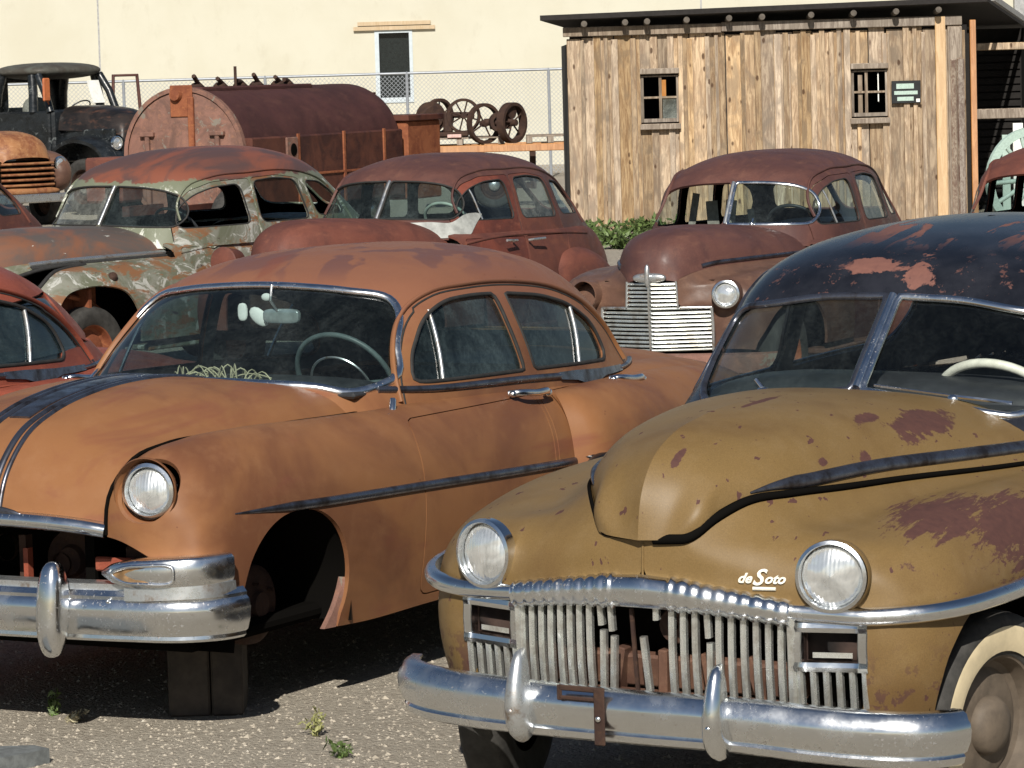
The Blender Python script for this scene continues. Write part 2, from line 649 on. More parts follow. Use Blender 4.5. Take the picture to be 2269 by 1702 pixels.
def box(x0, x1, y0, y1, z0, z1, bev=0.0, rot=None, c=None, m=0):
    if bev <= 0:
        V = np.array([(x, y, z) for x in (x0, x1) for y in (y0, y1) for z in (z0, z1)], float)
        F = [(0, 1, 3, 2), (4, 6, 7, 5), (0, 4, 5, 1), (2, 3, 7, 6), (0, 2, 6, 4), (1, 5, 7, 3)]
    else:
        b = min(bev, (x1 - x0) * .49, (y1 - y0) * .49, (z1 - z0) * .49)
        V, F = [], []
        cs = [(sx, sy, sz) for sx in (0, 1) for sy in (0, 1) for sz in (0, 1)]
        L = [(x0, x1), (y0, y1), (z0, z1)]
        idx = {}
        for s in cs:
            for k in range(3):
                p = [L[i][s[i]] + (0 if i == k else (b if s[i] == 0 else -b)) for i in range(3)]
                idx[(s, k)] = len(V); V.append(p)
        V = np.array(V, float)
        for k in range(3):
            for side in (0, 1):
                o = [i for i in range(3) if i != k]
                q = []
                for (a, b2) in ((0, 0), (1, 0), (1, 1), (0, 1)):
                    s = [0, 0, 0]; s[k] = side; s[o[0]] = a; s[o[1]] = b2
                    q.append(idx[(tuple(s), k)])
                F.append(q)
        for k in range(3):
            o = [i for i in range(3) if i != k]
            for a in (0, 1):
                for b2 in (0, 1):
                    s0 = [0, 0, 0]; s0[o[0]] = a; s0[o[1]] = b2
                    s1 = list(s0); s1[k] = 1
                    F.append([idx[(tuple(s0), o[0])], idx[(tuple(s1), o[0])], idx[(tuple(s1), o[1])], idx[(tuple(s0), o[1])]])
        for s in cs: F.append([idx[(s, 0)], idx[(s, 1)], idx[(s, 2)]])
        cc = V.mean(0); G = []
        for f in F:
            p = V[list(f)]
            nn_ = np.cross(p[1] - p[0], p[2] - p[0])
            G.append(tuple(f) if np.dot(nn_, p.mean(0) - cc) > 0 else tuple(f[::-1]))
        F = G
    if rot is not None:
        cc = np.asarray(c if c is not None else V.mean(0))
        V = (V - cc) @ np.array(rot).T + cc
    return Acc().add(V, F, ang=20, m=m)

def prism(poly, y0, y1, ax=1, m=0):
    """extrude a 2D polygon along an axis"""
    poly = np.asarray(poly, float); k = len(poly)
    o = [i for i in range(3) if i != ax]
    V = np.zeros((2 * k, 3))
    V[:k, o[0]] = poly[:, 0]; V[:k, o[1]] = poly[:, 1]; V[:k, ax] = y0
    V[k:, o[0]] = poly[:, 0]; V[k:, o[1]] = poly[:, 1]; V[k:, ax] = y1
    F = [tuple(range(k)), tuple(range(2 * k - 1, k - 1, -1))]
    for i in range(k):
        j = (i + 1) % k
        F.append((j, i, i + k, j + k))
    area = .5 * np.sum(poly[:, 0] * np.roll(poly[:, 1], -1) - np.roll(poly[:, 0], -1) * poly[:, 1])
    s = area * (y1 - y0) * (-1 if ax == 1 else 1)
    if s > 0: F = [f[::-1] for f in F]
    return Acc().add(V, F, ang=30, m=m)
# ------------------------------------------------------------------ shapes of the big body surfaces (car space: x forward from the front axle, y to the car's left, z up)
def full(rows):
    """mirror half rows (y = 0 outwards) to full-width rows"""
    return [[(p[0], -p[1], p[2]) for p in reversed(r)][:-1] + list(r) if abs(r[0][1]) < 1e-6 else [(p[0], -p[1], p[2]) for p in reversed(r)] + list(r) for r in rows]
def yz(x, pts):
    return [(x, a, b) for a, b in pts]

ORANGE_POSE = (-1.53, 13.3, .511, 0, 0, 0)
TAN_POSE = (.6675, 10.968, .5074, -.012, -.032, -.018)

def orange_side():
    rows = [
        [(.735, .535, .715), (.755, .62, .70), (.755, .72, .655), (.745, .80, .61), (.735, .86, .565), (.72, .895, .50), (.70, .90, .43)],
        [(.725, .55, .86), (.765, .66, .865), (.735, .79, .82), (.70, .87, .745), (.69, .905, .65), (.685, .915, .53), (.66, .905, .42)],
        [(.63, .58, .965), (.665, .69, .99), (.635, .825, .925), (.60, .90, .82), (.60, .93, .69), (.60, .935, .53), (.58, .92, .41)],
        yz(.45, [(.60, 1.005), (.72, 1.035), (.85, .965), (.92, .84), (.945, .70), (.945, .52), (.92, .37)]),
        yz(.20, [(.61, 1.01), (.735, 1.045), (.86, .985), (.935, .85), (.955, .70), (.95, .50), (.915, .32)]),
        yz(-.3, [(.63, 1.005), (.755, 1.03), (.88, .965), (.94, .85), (.96, .70), (.95, .50), (.91, .28)]),
        yz(-.8, [(.66, 1.00), (.78, 1.02), (.885, .95), (.94, .84), (.96, .70), (.95, .50), (.91, .28)]),
        yz(-1.4, [(.70, 1.03), (.80, 1.02), (.885, .94), (.94, .83), (.96, .69), (.95, .50), (.91, .28)]),
        yz(-2.0, [(.70, 1.01), (.80, 1.00), (.88, .93), (.935, .82), (.955, .68), (.945, .50), (.905, .28)]),
        yz(-2.6, [(.66, 1.00), (.77, .985), (.86, .92), (.915, .81), (.935, .67), (.93, .50), (.89, .28)]),
        yz(-3.2, [(.58, 1.00), (.71, .98), (.81, .91), (.87, .80), (.89, .66), (.885, .49), (.85, .29)]),
        yz(-3.8, [(.50, .96), (.65, .935), (.76, .87), (.82, .77), (.845, .64), (.84, .48), (.81, .31)]),
        yz(-4.15, [(.42, .88), (.57, .86), (.69, .81), (.75, .73), (.775, .62), (.77, .48), (.74, .33)]),
        yz(-4.30, [(.30, .72), (.40, .71), (.48, .68), (.53, .64), (.55, .58), (.54, .48), (.52, .38)]),
    ]
    return Loft(rows, sgn=-1)

def orange_hood():
    h = [
        [(-.60, 0, 1.132), (-.63, .25, 1.127), (-.72, .46, 1.10), (-.80, .58, 1.055), (-.86, .645, 1.005)],
        [(-.25, 0, 1.178), (-.25, .25, 1.168), (-.26, .45, 1.125), (-.27, .57, 1.06), (-.28, .62, 1.005)],
        [(.15, 0, 1.165), (.15, .24, 1.155), (.14, .43, 1.11), (.13, .55, 1.05), (.12, .60, 1.005)],
        [(.43, 0, 1.115), (.42, .23, 1.105), (.40, .42, 1.065), (.38, .53, 1.03), (.36, .592, 1.003)],
        [(.62, 0, 1.035), (.61, .22, 1.025), (.60, .40, 1.00), (.60, .51, .985), (.60, .572, .97)],
        [(.735, 0, .91), (.73, .21, .905), (.72, .38, .89), (.71, .49, .88), (.705, .545, .87)],
        [(.79, 0, .76), (.78, .20, .757), (.765, .37, .748), (.745, .475, .735), (.725, .528, .725)],
    ]
    return Loft(full(h), sgn=1)

def orange_top():
    return Dome([(.96, -.42, -3.58, .83, 3.4, 2.6), (1.03, -.50, -3.48, .82, 3.4, 2.6), (1.12, -.61, -3.36, .80, 3.5, 2.6), (1.22, -.74, -3.23, .775, 3.5, 2.7),
                 (1.32, -.88, -3.08, .74, 3.5, 2.8), (1.42, -1.03, -2.90, .695, 3.4, 2.8), (1.49, -1.17, -2.72, .635, 3.2, 2.8), (1.535, -1.32, -2.54, .55, 3.0, 2.7),
                 (1.57, -1.50, -2.34, .39, 2.6, 2.4), (1.584, -1.72, -2.13, .20, 2.2, 2.2), (1.588, -1.90, -1.94, .012, 2, 2)], camber=.09, xm=-1.75)

def orange_haunch():
    rows = [
        yz(-1.93, [(.86, .99), (.90, .93), (.935, .84), (.955, .72), (.96, .60), (.955, .48), (.935, .34)]),
        yz(-1.985, [(.85, .985), (.925, .95), (1.0, .86), (1.03, .73), (1.035, .60), (1.02, .47), (.975, .34)]),
        yz(-2.2, [(.81, .985), (.93, .975), (1.025, .88), (1.06, .74), (1.065, .60), (1.05, .46), (1.0, .33)]),
        yz(-2.7, [(.75, .98), (.88, .97), (.99, .88), (1.03, .75), (1.035, .60), (1.0, .46), (.97, .33)]),
        yz(-3.3, [(.66, .965), (.80, .955), (.90, .87), (.95, .74), (.96, .60), (.95, .47), (.92, .34)]),
        yz(-3.8, [(.58, .92), (.71, .915), (.82, .85), (.875, .73), (.89, .60), (.88, .48), (.85, .36)]),
        yz(-4.15, [(.50, .86), (.62, .85), (.71, .80), (.76, .71), (.78, .60), (.77, .50), (.74, .40)]),
    ]
    return Loft(rows, sgn=-1)

def orange_deck():
    h = [
        [(-2.7, 0, 1.02), (-2.7, .3, 1.02), (-2.7, .55, 1.015), (-2.7, .70, .99)],
        [(-3.2, 0, 1.04), (-3.2, .3, 1.035), (-3.2, .50, 1.02), (-3.2, .63, .985)],
        [(-3.7, 0, 1.02), (-3.7, .27, 1.01), (-3.7, .45, .99), (-3.7, .56, .955)],
        [(-4.05, 0, .94), (-4.05, .24, .935), (-4.05, .38, .915), (-4.05, .47, .885)],
        [(-4.25, 0, .80), (-4.25, .20, .795), (-4.25, .30, .78), (-4.24, .38, .76)],
        [(-4.32, 0, .50), (-4.32, .20, .50), (-4.32, .35, .50), (-4.31, .45, .50)],
    ]
    return Loft(full(h), sgn=-1)

def tan_clip():
    rows = [
        yz(-1.12, [(.735, .985), (.765, .98), (.80, .97), (.835, .95), (.875, .91), (.91, .84), (.92, .765)]),
        yz(-.6, [(.615, 1.012), (.665, .998), (.73, .995), (.80, .982), (.87, .94), (.92, .85), (.935, .765)]),
        yz(-.2, [(.495, 1.033), (.57, 1.0), (.65, 1.0), (.76, .99), (.86, .945), (.92, .86), (.94, .765)]),
        yz(.1, [(.412, 1.045), (.50, .99), (.61, .985), (.72, .975), (.83, .93), (.90, .85), (.925, .765)]),
        yz(.3, [(.335, 1.052), (.44, .98), (.56, .965), (.68, .95), (.79, .91), (.865, .83), (.89, .762)]),
        [(.44, .262, 1.048), (.44, .37, .985), (.44, .50, .955), (.43, .62, .935), (.41, .73, .89), (.39, .81, .82), (.385, .84, .758)],
        [(.532, .20, 1.008), (.545, .285, .955), (.525, .43, .925), (.52, .56, .90), (.485, .68, .855), (.455, .76, .80), (.445, .79, .755)],
        [(.588, .150, .962), (.598, .20, .92), (.585, .33, .875), (.565, .465, .83), (.53, .595, .79), (.50, .69, .765), (.482, .735, .753)],
        [(.606, .085, .951), (.614, .095, .895), (.614, .14, .85), (.603, .28, .825), (.573, .445, .79), (.537, .58, .760), (.508, .68, .750)],
        [(.614, 0, .948), (.618, 0, .89), (.620, .03, .835), (.607, .22, .815), (.577, .42, .783), (.54, .57, .755), (.512, .67, .748)],
    ]
    rows = [[(x, y - .022 * max(0., min(1., (y - .6) / .25)), z) for x, y, z in r] for r in rows]
    return Loft(rows, sgn=1)

def tan_low():
    P = [(.515, .655), (.495, .725), (.44, .80), (.34, .862), (.15, .908), (-.2, .938), (-.7, .938), (-1.12, .925)]
    rows = [[(x, y, .765 if x < .3 else .75), (x + .004, y + .012, .66), (x, y + .006, .56), (x - .01, y - .012, .47), (x - .02, y - .035, .385)] for x, y in P]
    rows = [[(x, y - .022 * max(0., min(1., (y - .6) / .25)), z) for x, y, z in r] for r in rows]
    return Loft(rows, sgn=-1)

def tan_hood():
    h = [
        [(-.93, 0, 1.20), (-.95, .22, 1.19), (-1.0, .42, 1.155), (-1.04, .60, 1.08), (-1.10, .722, .995)],
        [(-.5, 0, 1.255), (-.5, .20, 1.24), (-.5, .38, 1.19), (-.5, .50, 1.115), (-.5, .578, 1.022)],
        [(-.09, 0, 1.27), (-.09, .17, 1.255), (-.09, .31, 1.205), (-.09, .40, 1.13), (-.09, .452, 1.043)],
        [(.205, 0, 1.262), (.20, .145, 1.235), (.20, .265, 1.19), (.20, .335, 1.125), (.20, .373, 1.047)],
        [(.415, 0, 1.232), (.392, .12, 1.198), (.39, .215, 1.155), (.385, .268, 1.108), (.38, .290, 1.052)],
        [(.548, 0, 1.172), (.515, .10, 1.143), (.51, .18, 1.105), (.50, .205, 1.07), (.495, .218, 1.03)],
        [(.622, 0, 1.078), (.582, .09, 1.062), (.588, .158, 1.03), (.575, .180, 1.01), (.565, .182, .985)],
        [(.648, 0, .954), (.630, .06, .955), (.618, .105, .957), (.608, .135, .960), (.60, .152, .964)],
    ]
    return Loft(h, sgn=1)

def tan_top():
    return Dome([(.98, -.74, -3.95, .86, 4, 2.3), (1.10, -.84, -3.80, .835, 4, 2.3), (1.20, -.955, -3.65, .785, 4.2, 2.3), (1.30, -1.07, -3.48, .755, 4.2, 2.3),
                 (1.40, -1.19, -3.30, .725, 4.2, 2.3), (1.48, -1.285, -3.16, .70, 4.2, 2.4), (1.55, -1.37, -2.98, .655, 3.8, 2.4), (1.60, -1.49, -2.82, .585, 3.3, 2.4),
                 (1.638, -1.66, -2.64, .455, 2.8, 2.3), (1.662, -1.88, -2.45, .26, 2.3, 2.1), (1.671, -2.15, -2.2, .012, 2, 2)], camber=.07, xm=-2.2)

def tan_body():
    rows = [
        yz(-1.0, [(.60, 1.05), (.75, 1.04), (.84, .97), (.88, .86), (.90, .72), (.90, .52), (.86, .32)]),
        yz(-1.6, [(.64, 1.07), (.77, 1.05), (.85, .97), (.89, .86), (.905, .72), (.90, .52), (.86, .32)]),
        yz(-2.4, [(.66, 1.05), (.77, 1.03), (.85, .96), (.89, .85), (.905, .72), (.90, .52), (.86, .32)]),
        yz(-3.1, [(.58, 1.0), (.71, .99), (.80, .93), (.86, .83), (.88, .70), (.87, .52), (.83, .34)]),
        yz(-3.7, [(.44, .96), (.56, .94), (.67, .88), (.73, .79), (.75, .68), (.75, .52), (.70, .36)]),
        yz(-4.15, [(.26, .84), (.36, .82), (.45, .77), (.50, .71), (.52, .64), (.52, .52), (.48, .40)]),
        yz(-4.3, [(.04, .68), (.10, .68), (.16, .65), (.2, .62), (.22, .58), (.22, .52), (.2, .46)]),
    ]
    return Loft(rows, sgn=-1)

BROWN_POSE = (1.145, 23.83, .395, -.006, .012, .008)
RED_POSE = (-1.435, 26.3, .494, .008, .025, .002)
GREEN_POSE = (-3.60, 26.1, .625, .003, -.007, -.018)

def f_top(dw=0., dz=0., rear=0.):
    T = [(1.0, -.80, -3.80, .735), (1.10, -.85, -3.70, .72), (1.20, -.91, -3.56, .70), (1.32, -1.0, -3.38, .672), (1.43, -1.08, -3.20, .65), (1.50, -1.14, -3.09, .628),
         (1.57, -1.22, -2.94, .59), (1.625, -1.36, -2.78, .515), (1.67, -1.56, -2.58, .395), (1.695, -1.80, -2.38, .21), (1.70, -2.05, -2.1, .012)]
    n = [4.2, 4.2, 4.2, 4.2, 4.2, 4.0, 3.6, 3.0, 2.6, 2.2, 2.0]
    m = [2.4] * 9 + [2.2, 2.0]
    return Dome([(z + dz * max(0, (z - 1.2) / .5), a, b - rear - .09, w + dw * min(1, w / .6), n_, m_) for (z, a, b, w), n_, m_ in zip(T, n, m)], camber=.08, xm=-2.1)

def f_clip(dx=0., sy=1., dz=0., nose=0.):
    rows = [
        yz(-.98, [(.60, .985), (.66, .955), (.73, .94), (.80, .90), (.86, .80), (.88, .65), (.87, .42)]),
        yz(-.4, [(.52, .985), (.60, .95), (.70, .945), (.79, .905), (.865, .80), (.89, .65), (.88, .42)]),
        yz(.05, [(.43, .98), (.51, .94), (.63, .94), (.75, .90), (.835, .80), (.86, .65), (.85, .42)]),
        yz(.32, [(.34, .97), (.43, .92), (.55, .915), (.67, .875), (.76, .78), (.80, .64), (.79, .42)]),
        yz(.49, [(.25, .945), (.33, .89), (.45, .88), (.57, .83), (.66, .74), (.70, .62), (.69, .43)]),
        yz(.585, [(.185, .91), (.23, .855), (.31, .83), (.43, .79), (.53, .71), (.57, .60), (.56, .44)]),
        yz(.605, [(.172, .89), (.172, .82), (.175, .75), (.21, .722), (.36, .70), (.385, .60), (.385, .44)]),
    ]
    for k, w in ((-1, 1.), (-2, .75), (-3, .2)): rows[k] = [(x - nose * w * max(0., min(1., (y - .17) / .2)), y, z) for x, y, z in rows[k]]
    return Loft([[(x + dx, y * sy, z + dz * (z - .4) / .5) for x, y, z in r] for r in rows], sgn=1)

def f_hood(dx=0., sy=1., dz=0.):
    h = [
        [(-.92, 0, 1.20), (-.93, .3, 1.175), (-.96, .50, 1.10), (-.99, .60, .985)],
        [(-.4, 0, 1.225), (-.4, .27, 1.20), (-.4, .45, 1.11), (-.4, .515, .98)],
        [(.05, 0, 1.232), (.05, .22, 1.20), (.05, .37, 1.11), (.05, .425, .975)],
        [(.33, 0, 1.215), (.33, .17, 1.185), (.32, .285, 1.10), (.32, .335, .965)],
        [(.52, 0, 1.15), (.52, .125, 1.125), (.50, .21, 1.05), (.49, .248, .94)],
        [(.615, 0, 1.03), (.61, .09, 1.02), (.59, .155, .97), (.585, .185, .905)],
        [(.64, 0, .90), (.635, .08, .898), (.615, .14, .893), (.605, .168, .885)],
    ]
    return Loft(full([[(x + dx * max(0, (x + .9) / 1.5), y * sy, z + dz * (z - .4) / .5) for x, y, z in r] for r in h]), sgn=1)

def f_body(dw=0.):
    rows = [
        yz(-.95, [(.60, 1.08), (.70, 1.04), (.74, .96), (.765, .84), (.775, .70), (.77, .52), (.74, .32)]),
        yz(-1.5, [(.62, 1.12), (.715, 1.08), (.755, .98), (.78, .84), (.79, .70), (.785, .52), (.755, .32)]),
        yz(-2.1, [(.62, 1.13), (.715, 1.09), (.755, .98), (.785, .84), (.795, .70), (.79, .52), (.76, .32)]),
        yz(-2.7, [(.60, 1.13), (.70, 1.08), (.74, .97), (.765, .84), (.775, .70), (.77, .52), (.74, .32)]),
        yz(-3.2, [(.52, 1.12), (.62, 1.07), (.665, .96), (.69, .83), (.70, .70), (.695, .52), (.67, .34)]),
        yz(-3.65, [(.36, 1.06), (.46, 1.0), (.53, .90), (.57, .80), (.58, .68), (.57, .52), (.55, .38)]),
        yz(-3.95, [(.10, .86), (.18, .83), (.25, .77), (.29, .71), (.31, .62), (.30, .52), (.28, .42)]),
    ]
    return Loft([[(x, y + dw, z) for x, y, z in r] for r in rows], sgn=-1)

def f_rfender():
    rows = [
        yz(-2.36, [(.74, .80), (.765, .80), (.785, .78), (.80, .72), (.805, .62), (.80, .50), (.79, .42)]),
        yz(-2.46, [(.72, .885), (.77, .885), (.82, .84), (.845, .76), (.85, .63), (.845, .50), (.83, .40)]),
        yz(-2.65, [(.70, .93), (.78, .925), (.85, .87), (.885, .77), (.895, .63), (.89, .50), (.87, .38)]),
        yz(-2.95, [(.66, .92), (.76, .91), (.85, .85), (.895, .75), (.91, .62), (.905, .49), (.885, .37)]),
        yz(-3.25, [(.60, .82), (.71, .81), (.80, .76), (.85, .68), (.865, .58), (.86, .47), (.84, .36)]),
        yz(-3.5, [(.54, .64), (.64, .635), (.72, .61), (.765, .56), (.78, .50), (.775, .43), (.76, .36)]),
        yz(-3.58, [(.54, .48), (.60, .48), (.66, .47), (.69, .45), (.70, .42), (.70, .39), (.69, .36)]),
    ]
    return Loft(rows, sgn=-1)
# ------------------------------------------------------------------ materials
def paint_base(s, base, dark, dust, rough=.42, n1=1.1, lo=.42, hi=.62, grain=.10):
    """chalky weathered paint: broad tone drift, fine grain, dust"""
    f1 = s.noise(n1, 5, .6, dist=.6)
    c = s.mix(s.ramp(f1, lo, hi), base, dark)
    f2 = s.noise(9, 6, .7)
    c = s.mix(s.ramp(f2, .45, .75, 0, .35), c, dust)
    f3 = s.noise(260, 3, .7)
    c = s.mix(s.ramp(f3, .2, .8, grain, 0), c, tuple(x * .35 for x in base))
    return c, f2

@mat('orange_paint')
def _():
    s = NT('orange_paint')
    c, f2 = paint_base(s, (.255, .115, .049), (.160, .066, .034), (.295, .148, .072), lo=.44, hi=.66)
    X, Y, Z = s.sep()
    # the roof has gone pinkish brown with darker swirls where the top coat is left
    nz = s.noise(1.5, 3, .5, src=s.mp(scale=(1.1, 2.6, 1)), dist=1.6)
    top = s.math('MULTIPLY', s.ramp(nz, .50, .56), s.ramp(Z, 1.46, 1.54))
    c = s.mix(s.ramp(Z, 1.15, 1.45, 0, .75), c, (.225, .095, .060))
    c = s.mix(s.math('MULTIPLY', top, .75), c, (.13, .062, .055))
    # reddish wear along the upper fender and hood flank
    wr = s.noise(1.9, 4, .6, src=s.mp(scale=(.5, 1.6, 2.6)), dist=.5)
    c = s.mix(s.ramp(wr, .54, .70, 0, .6), c, (.185, .062, .040))
    # pits
    sp = s.noise(38, 2, .5)
    c = s.mix(s.ramp(sp, .76, .79, 0, .7), c, (.10, .03, .02))
    s.bump(s.math('ADD', s.math('MULTIPLY', s.noise(2.4, 2, .5), 6.), s.math('MULTIPLY', s.noise(420, 2, .6), .25)), .10, .02)
    return s.set(c, s.ramp(f2, .3, .8, .42, .62), 0, .22)

@mat('tan_paint')
def _():
    s = NT('tan_paint')
    c, f2 = paint_base(s, (.205, .130, .050), (.15, .088, .034), (.255, .175, .088), lo=.45, hi=.7, grain=.45)
    maroon = s.mix(s.noise(30, 4, .7), (.045, .022, .022), (.125, .055, .042))
    X, Y, Z = s.sep()
    wnz = s.noise(7, 5, .65)
    strk = s.noise(6, 7, .78, src=s.mp(scale=(.75, 5, 2.2), rot=(0, .35, 0)), dist=.4)
    fin = s.noise(38, 4, .75)
    def patch(cn, sc, r, amp=.5, soft=.03, nz=None):
        d = s.math('ADD', s.vdist(cn, sc), s.math('MULTIPLY', s.math('SUBTRACT', fin, .5), .35))
        soft = soft * 1.3
        d = s.math('ADD', d, s.math('MULTIPLY', s.math('SUBTRACT', nz or wnz, .5), amp * 2))
        return s.ramp(d, r - soft, r + soft, 1, 0)
    def cmb(a, b): return s.math('MAXIMUM', a, b)
    msk = patch((.04, .70, .975), (1.9, 3.2, 5), .42, .75, .04, strk)        # crown of the left fender
    msk = cmb(msk, patch((-.16, .86, .93), (1.7, 3.2, 3.2), .42, .85, .04, strk))
    msk = cmb(msk, patch((-.52, .42, 1.15), (2.2, 6.5, 3), .42, .65, .03))
    msk = cmb(msk, patch((-.25, .33, 1.20), (3.2, 14, 6), .26, .45, .03))       # hood top
    msk = cmb(msk, patch((-.1, .05, 1.25), (1.5, 22, 2), .25, .25, .04))
    msk = cmb(msk, patch((-.077, .405, 1.109), (9, 12, 9), .24, .10, .02))
    msk = cmb(msk, patch((.12, .356, 1.124), (12, 16, 14), .24, .22, .02))
    msk = cmb(msk, patch((.41, .75, .90), (7, 7, 7), .22, .45, .03))
    msk = cmb(msk, patch((.49, .06, 1.185), (4.5, 24, 6), .26, .35, .02))
    # chips and scratches
    chips = s.noise(17, 3, .5, src=s.mp(scale=(1, 1.6, 1)))
    msk = cmb(msk, s.ramp(chips, .685, .70))
    msk = cmb(msk, s.ramp(s.noise(42, 4, .6, src=s.mp(scale=(1, 1, .5))), .70, .72))
    low = s.math('MULTIPLY', s.ramp(s.noise(13, 4, .7), .52, .57), s.ramp(Z, .50, .70, 1, 0))
    msk = cmb(msk, s.math('MULTIPLY', low, .8))
    scr = s.noise(6, 6, .8, src=s.mp(scale=(9, 9, .9)))
    side = s.ramp(Y, .72, .90)
    msk = cmb(msk, s.math('MULTIPLY', s.ramp(scr, .58, .66), s.math('MULTIPLY', side, .85)))
    c = s.mix(msk, c, maroon)
    s.bump(s.math('ADD', s.math('MULTIPLY', s.noise(2.6, 2, .5), 9.), s.math('SUBTRACT', s.math('MULTIPLY', s.noise(420, 2, .6), .3), s.math('MULTIPLY', msk, .8))), .10, .012)
    return s.set(c, s.mix(msk, (.46, .46, .46), (.75, .75, .75)), 0, .28)

@mat('black_paint')
def _():
    s = NT('black_paint')
    f = s.noise(5, 5, .6)
    c = s.mix(s.ramp(f, .35, .7), (.008, .009, .013), (.022, .023, .030))
    wnz = s.noise(10, 5, .7, dist=.5)
    def patch(cn, sc, r, amp=.5, soft=.03):
        d = s.vdist(cn, sc)
        d = s.math('ADD', d, s.math('MULTIPLY', s.math('SUBTRACT', wnz, .5), amp * 2))
        return s.ramp(d, r - soft, r + soft, 1, 0)
    m_ = patch((-1.42, .06, 1.52), (3.2, 5.5, 4.5), .35, .55)
    m_ = s.math('MAXIMUM', m_, patch((-1.40, -.12, 1.56), (5, 2.0, 12), .30, .5))
    m_ = s.math('MAXIMUM', m_, patch((-1.62, .52, 1.55), (3.4, 4, 4), .45, .6))
    st = s.noise(3.4, 5, .7, src=s.mp(scale=(.6, 2.2, 2)), dist=.8)
    X, Y, Z = s.sep()
    m_ = s.math('MAXIMUM', m_, s.math('MULTIPLY', s.ramp(st, .555, .60), s.ramp(Z, 1.60, 1.66)))
    rim = s.noise(22, 4, .7)
    m_ = s.math('MAXIMUM', m_, s.math('MULTIPLY', s.ramp(rim, .60, .66, 0, .55), s.ramp(Z, 1.62, 1.55)))
    c = s.mix(m_, c, s.mix(s.noise(25, 4, .7), (.24, .105, .075), (.11, .045, .04)))
    s.bump(s.noise(300, 2, .5), .05, .002)
    return s.set(c, s.mix(m_, (.27, .27, .27), (.7, .7, .7)), 0, .5)

def rustmat(name, base, dark, bright, rough=.62, amt=.5, sc=2.2, paint=None, spec=.28):
    def fn():
        s = NT(name)
        f1 = s.noise(sc, 6, .65, dist=.8)
        c = s.mix(s.ramp(f1, .36, .64), base, dark)
        f2 = s.noise(sc * 4.1, 5, .7, src=s.mp(scale=(.7, 1, 1.6)))
        c = s.mix(s.ramp(f2, .52, .72, 0, amt), c, bright)
        f3 = s.noise(150, 3, .7)
        c = s.mix(s.ramp(f3, .3, .75, .35, 0), c, tuple(x * .3 for x in base))
        if paint:
            f4 = s.noise(sc * 1.3, 6, .7, src=s.mp(loc=(3, 1, 7)), dist=1.0)
            c = s.mix(s.ramp(f4, .60, .63), c, paint)
        s.bump(s.noise(90, 4, .7), .12, .004)
        return s.set(c, s.ramp(f2, .3, .7, rough - .08, rough + .15), 0, spec)
    MATS[name] = fn
rustmat('maroon_rust', (.135, .060, .048), (.085, .040, .037), (.19, .088, .06), rough=.5)
rustmat('red_rust', (.185, .064, .044), (.11, .042, .034), (.27, .10, .06))
rustmat('red_door_rust', (.22, .062, .040), (.12, .038, .03), (.31, .11, .07), sc=3)
rustmat('brown_rust', (.165, .088, .060), (.10, .055, .042), (.24, .14, .09), rough=.42)
rustmat('deep_rust', (.125, .045, .030), (.05, .02, .018), (.13, .05, .03))
rustmat('tank_rust', (.085, .033, .030), (.055, .022, .021), (.12, .05, .04), rough=.7, sc=1.2)
rustmat('pink_rust', (.28, .145, .11), (.15, .085, .068), (.42, .21, .12), rough=.75, sc=3.4, paint=(.20, .17, .14))
rustmat('orange_rust', (.32, .11, .05), (.20, .06, .03), (.5, .2, .08), rough=.7, sc=4)
rustmat('iron_rust', (.07, .038, .026), (.04, .022, .018), (.11, .06, .035), rough=.75, sc=9)
rustmat('salmon_paint', (.33, .085, .05), (.22, .055, .035), (.40, .13, .08), rough=.5)
rustmat('copper_paint', (.40, .19, .085), (.22, .08, .04), (.55, .33, .18), rough=.5, sc=4)

@mat('green_paint')
def _():
    s = NT('green_paint')
    X, Y, Z = s.sep()
    f = s.noise(3.2, 6, .7, dist=.7)
    g = s.mix(s.ramp(f, .4, .6), (.12, .125, .085), (.20, .20, .165))
    w = s.noise(4.5, 6, .75, src=s.mp(loc=(5, 2, 1)), dist=1.2)
    g = s.mix(s.ramp(w, .53, .60, 0, .8), g, (.45, .45, .42))
    f5 = s.noise(5.5, 6, .72, src=s.mp(loc=(1, 8, 3), scale=(.7, 1, 1.5)), dist=.6)
    g = s.mix(s.ramp(f5, .50, .60), g, (.20, .095, .045))
    f6 = s.noise(7, 6, .75, src=s.mp(loc=(9, 1, 3), scale=(.5, 1, 1.6)), dist=.6)
    g = s.mix(s.ramp(f6, .62, .66), g, (.07, .05, .045))
    s.bump(s.noise(60, 4, .7), .15, .004)
    return s.set(g, .5, 0, .35)

@mat('green_roof')
def _():
    s = NT('green_roof')
    X, Y, Z = s.sep()
    f = s.noise(1.6, 6, .6, src=s.mp(scale=(.7, 1.6, 1)), dist=1.2)
    r = s.mix(s.ramp(f, .38, .58), (.20, .068, .042), (.095, .052, .046))
    gr = s.mix(s.noise(9, 4, .6), (.125, .14, .085), (.19, .20, .15))
    h = s.math('ADD', Z, s.math('MULTIPLY', s.math('SUBTRACT', s.noise(5, 5, .7), .5), .16))
    c = s.mix(s.ramp(h, 1.515, 1.53), gr, r)
    w = s.noise(6, 6, .75, dist=1.2)
    pl = s.math('MULTIPLY', s.ramp(w, .54, .6), s.ramp(h, 1.50, 1.46))
    c = s.mix(pl, c, (.55, .56, .5))
    rb = s.noise(8, 6, .75, src=s.mp(loc=(4, 4, 1)))
    c = s.mix(s.math('MULTIPLY', s.ramp(rb, .60, .64), s.ramp(h, 1.50, 1.46)), c, (.20, .10, .06))
    s.bump(s.noise(60, 4, .7), .12, .004)
    return s.set(c, .5, 0, .35)

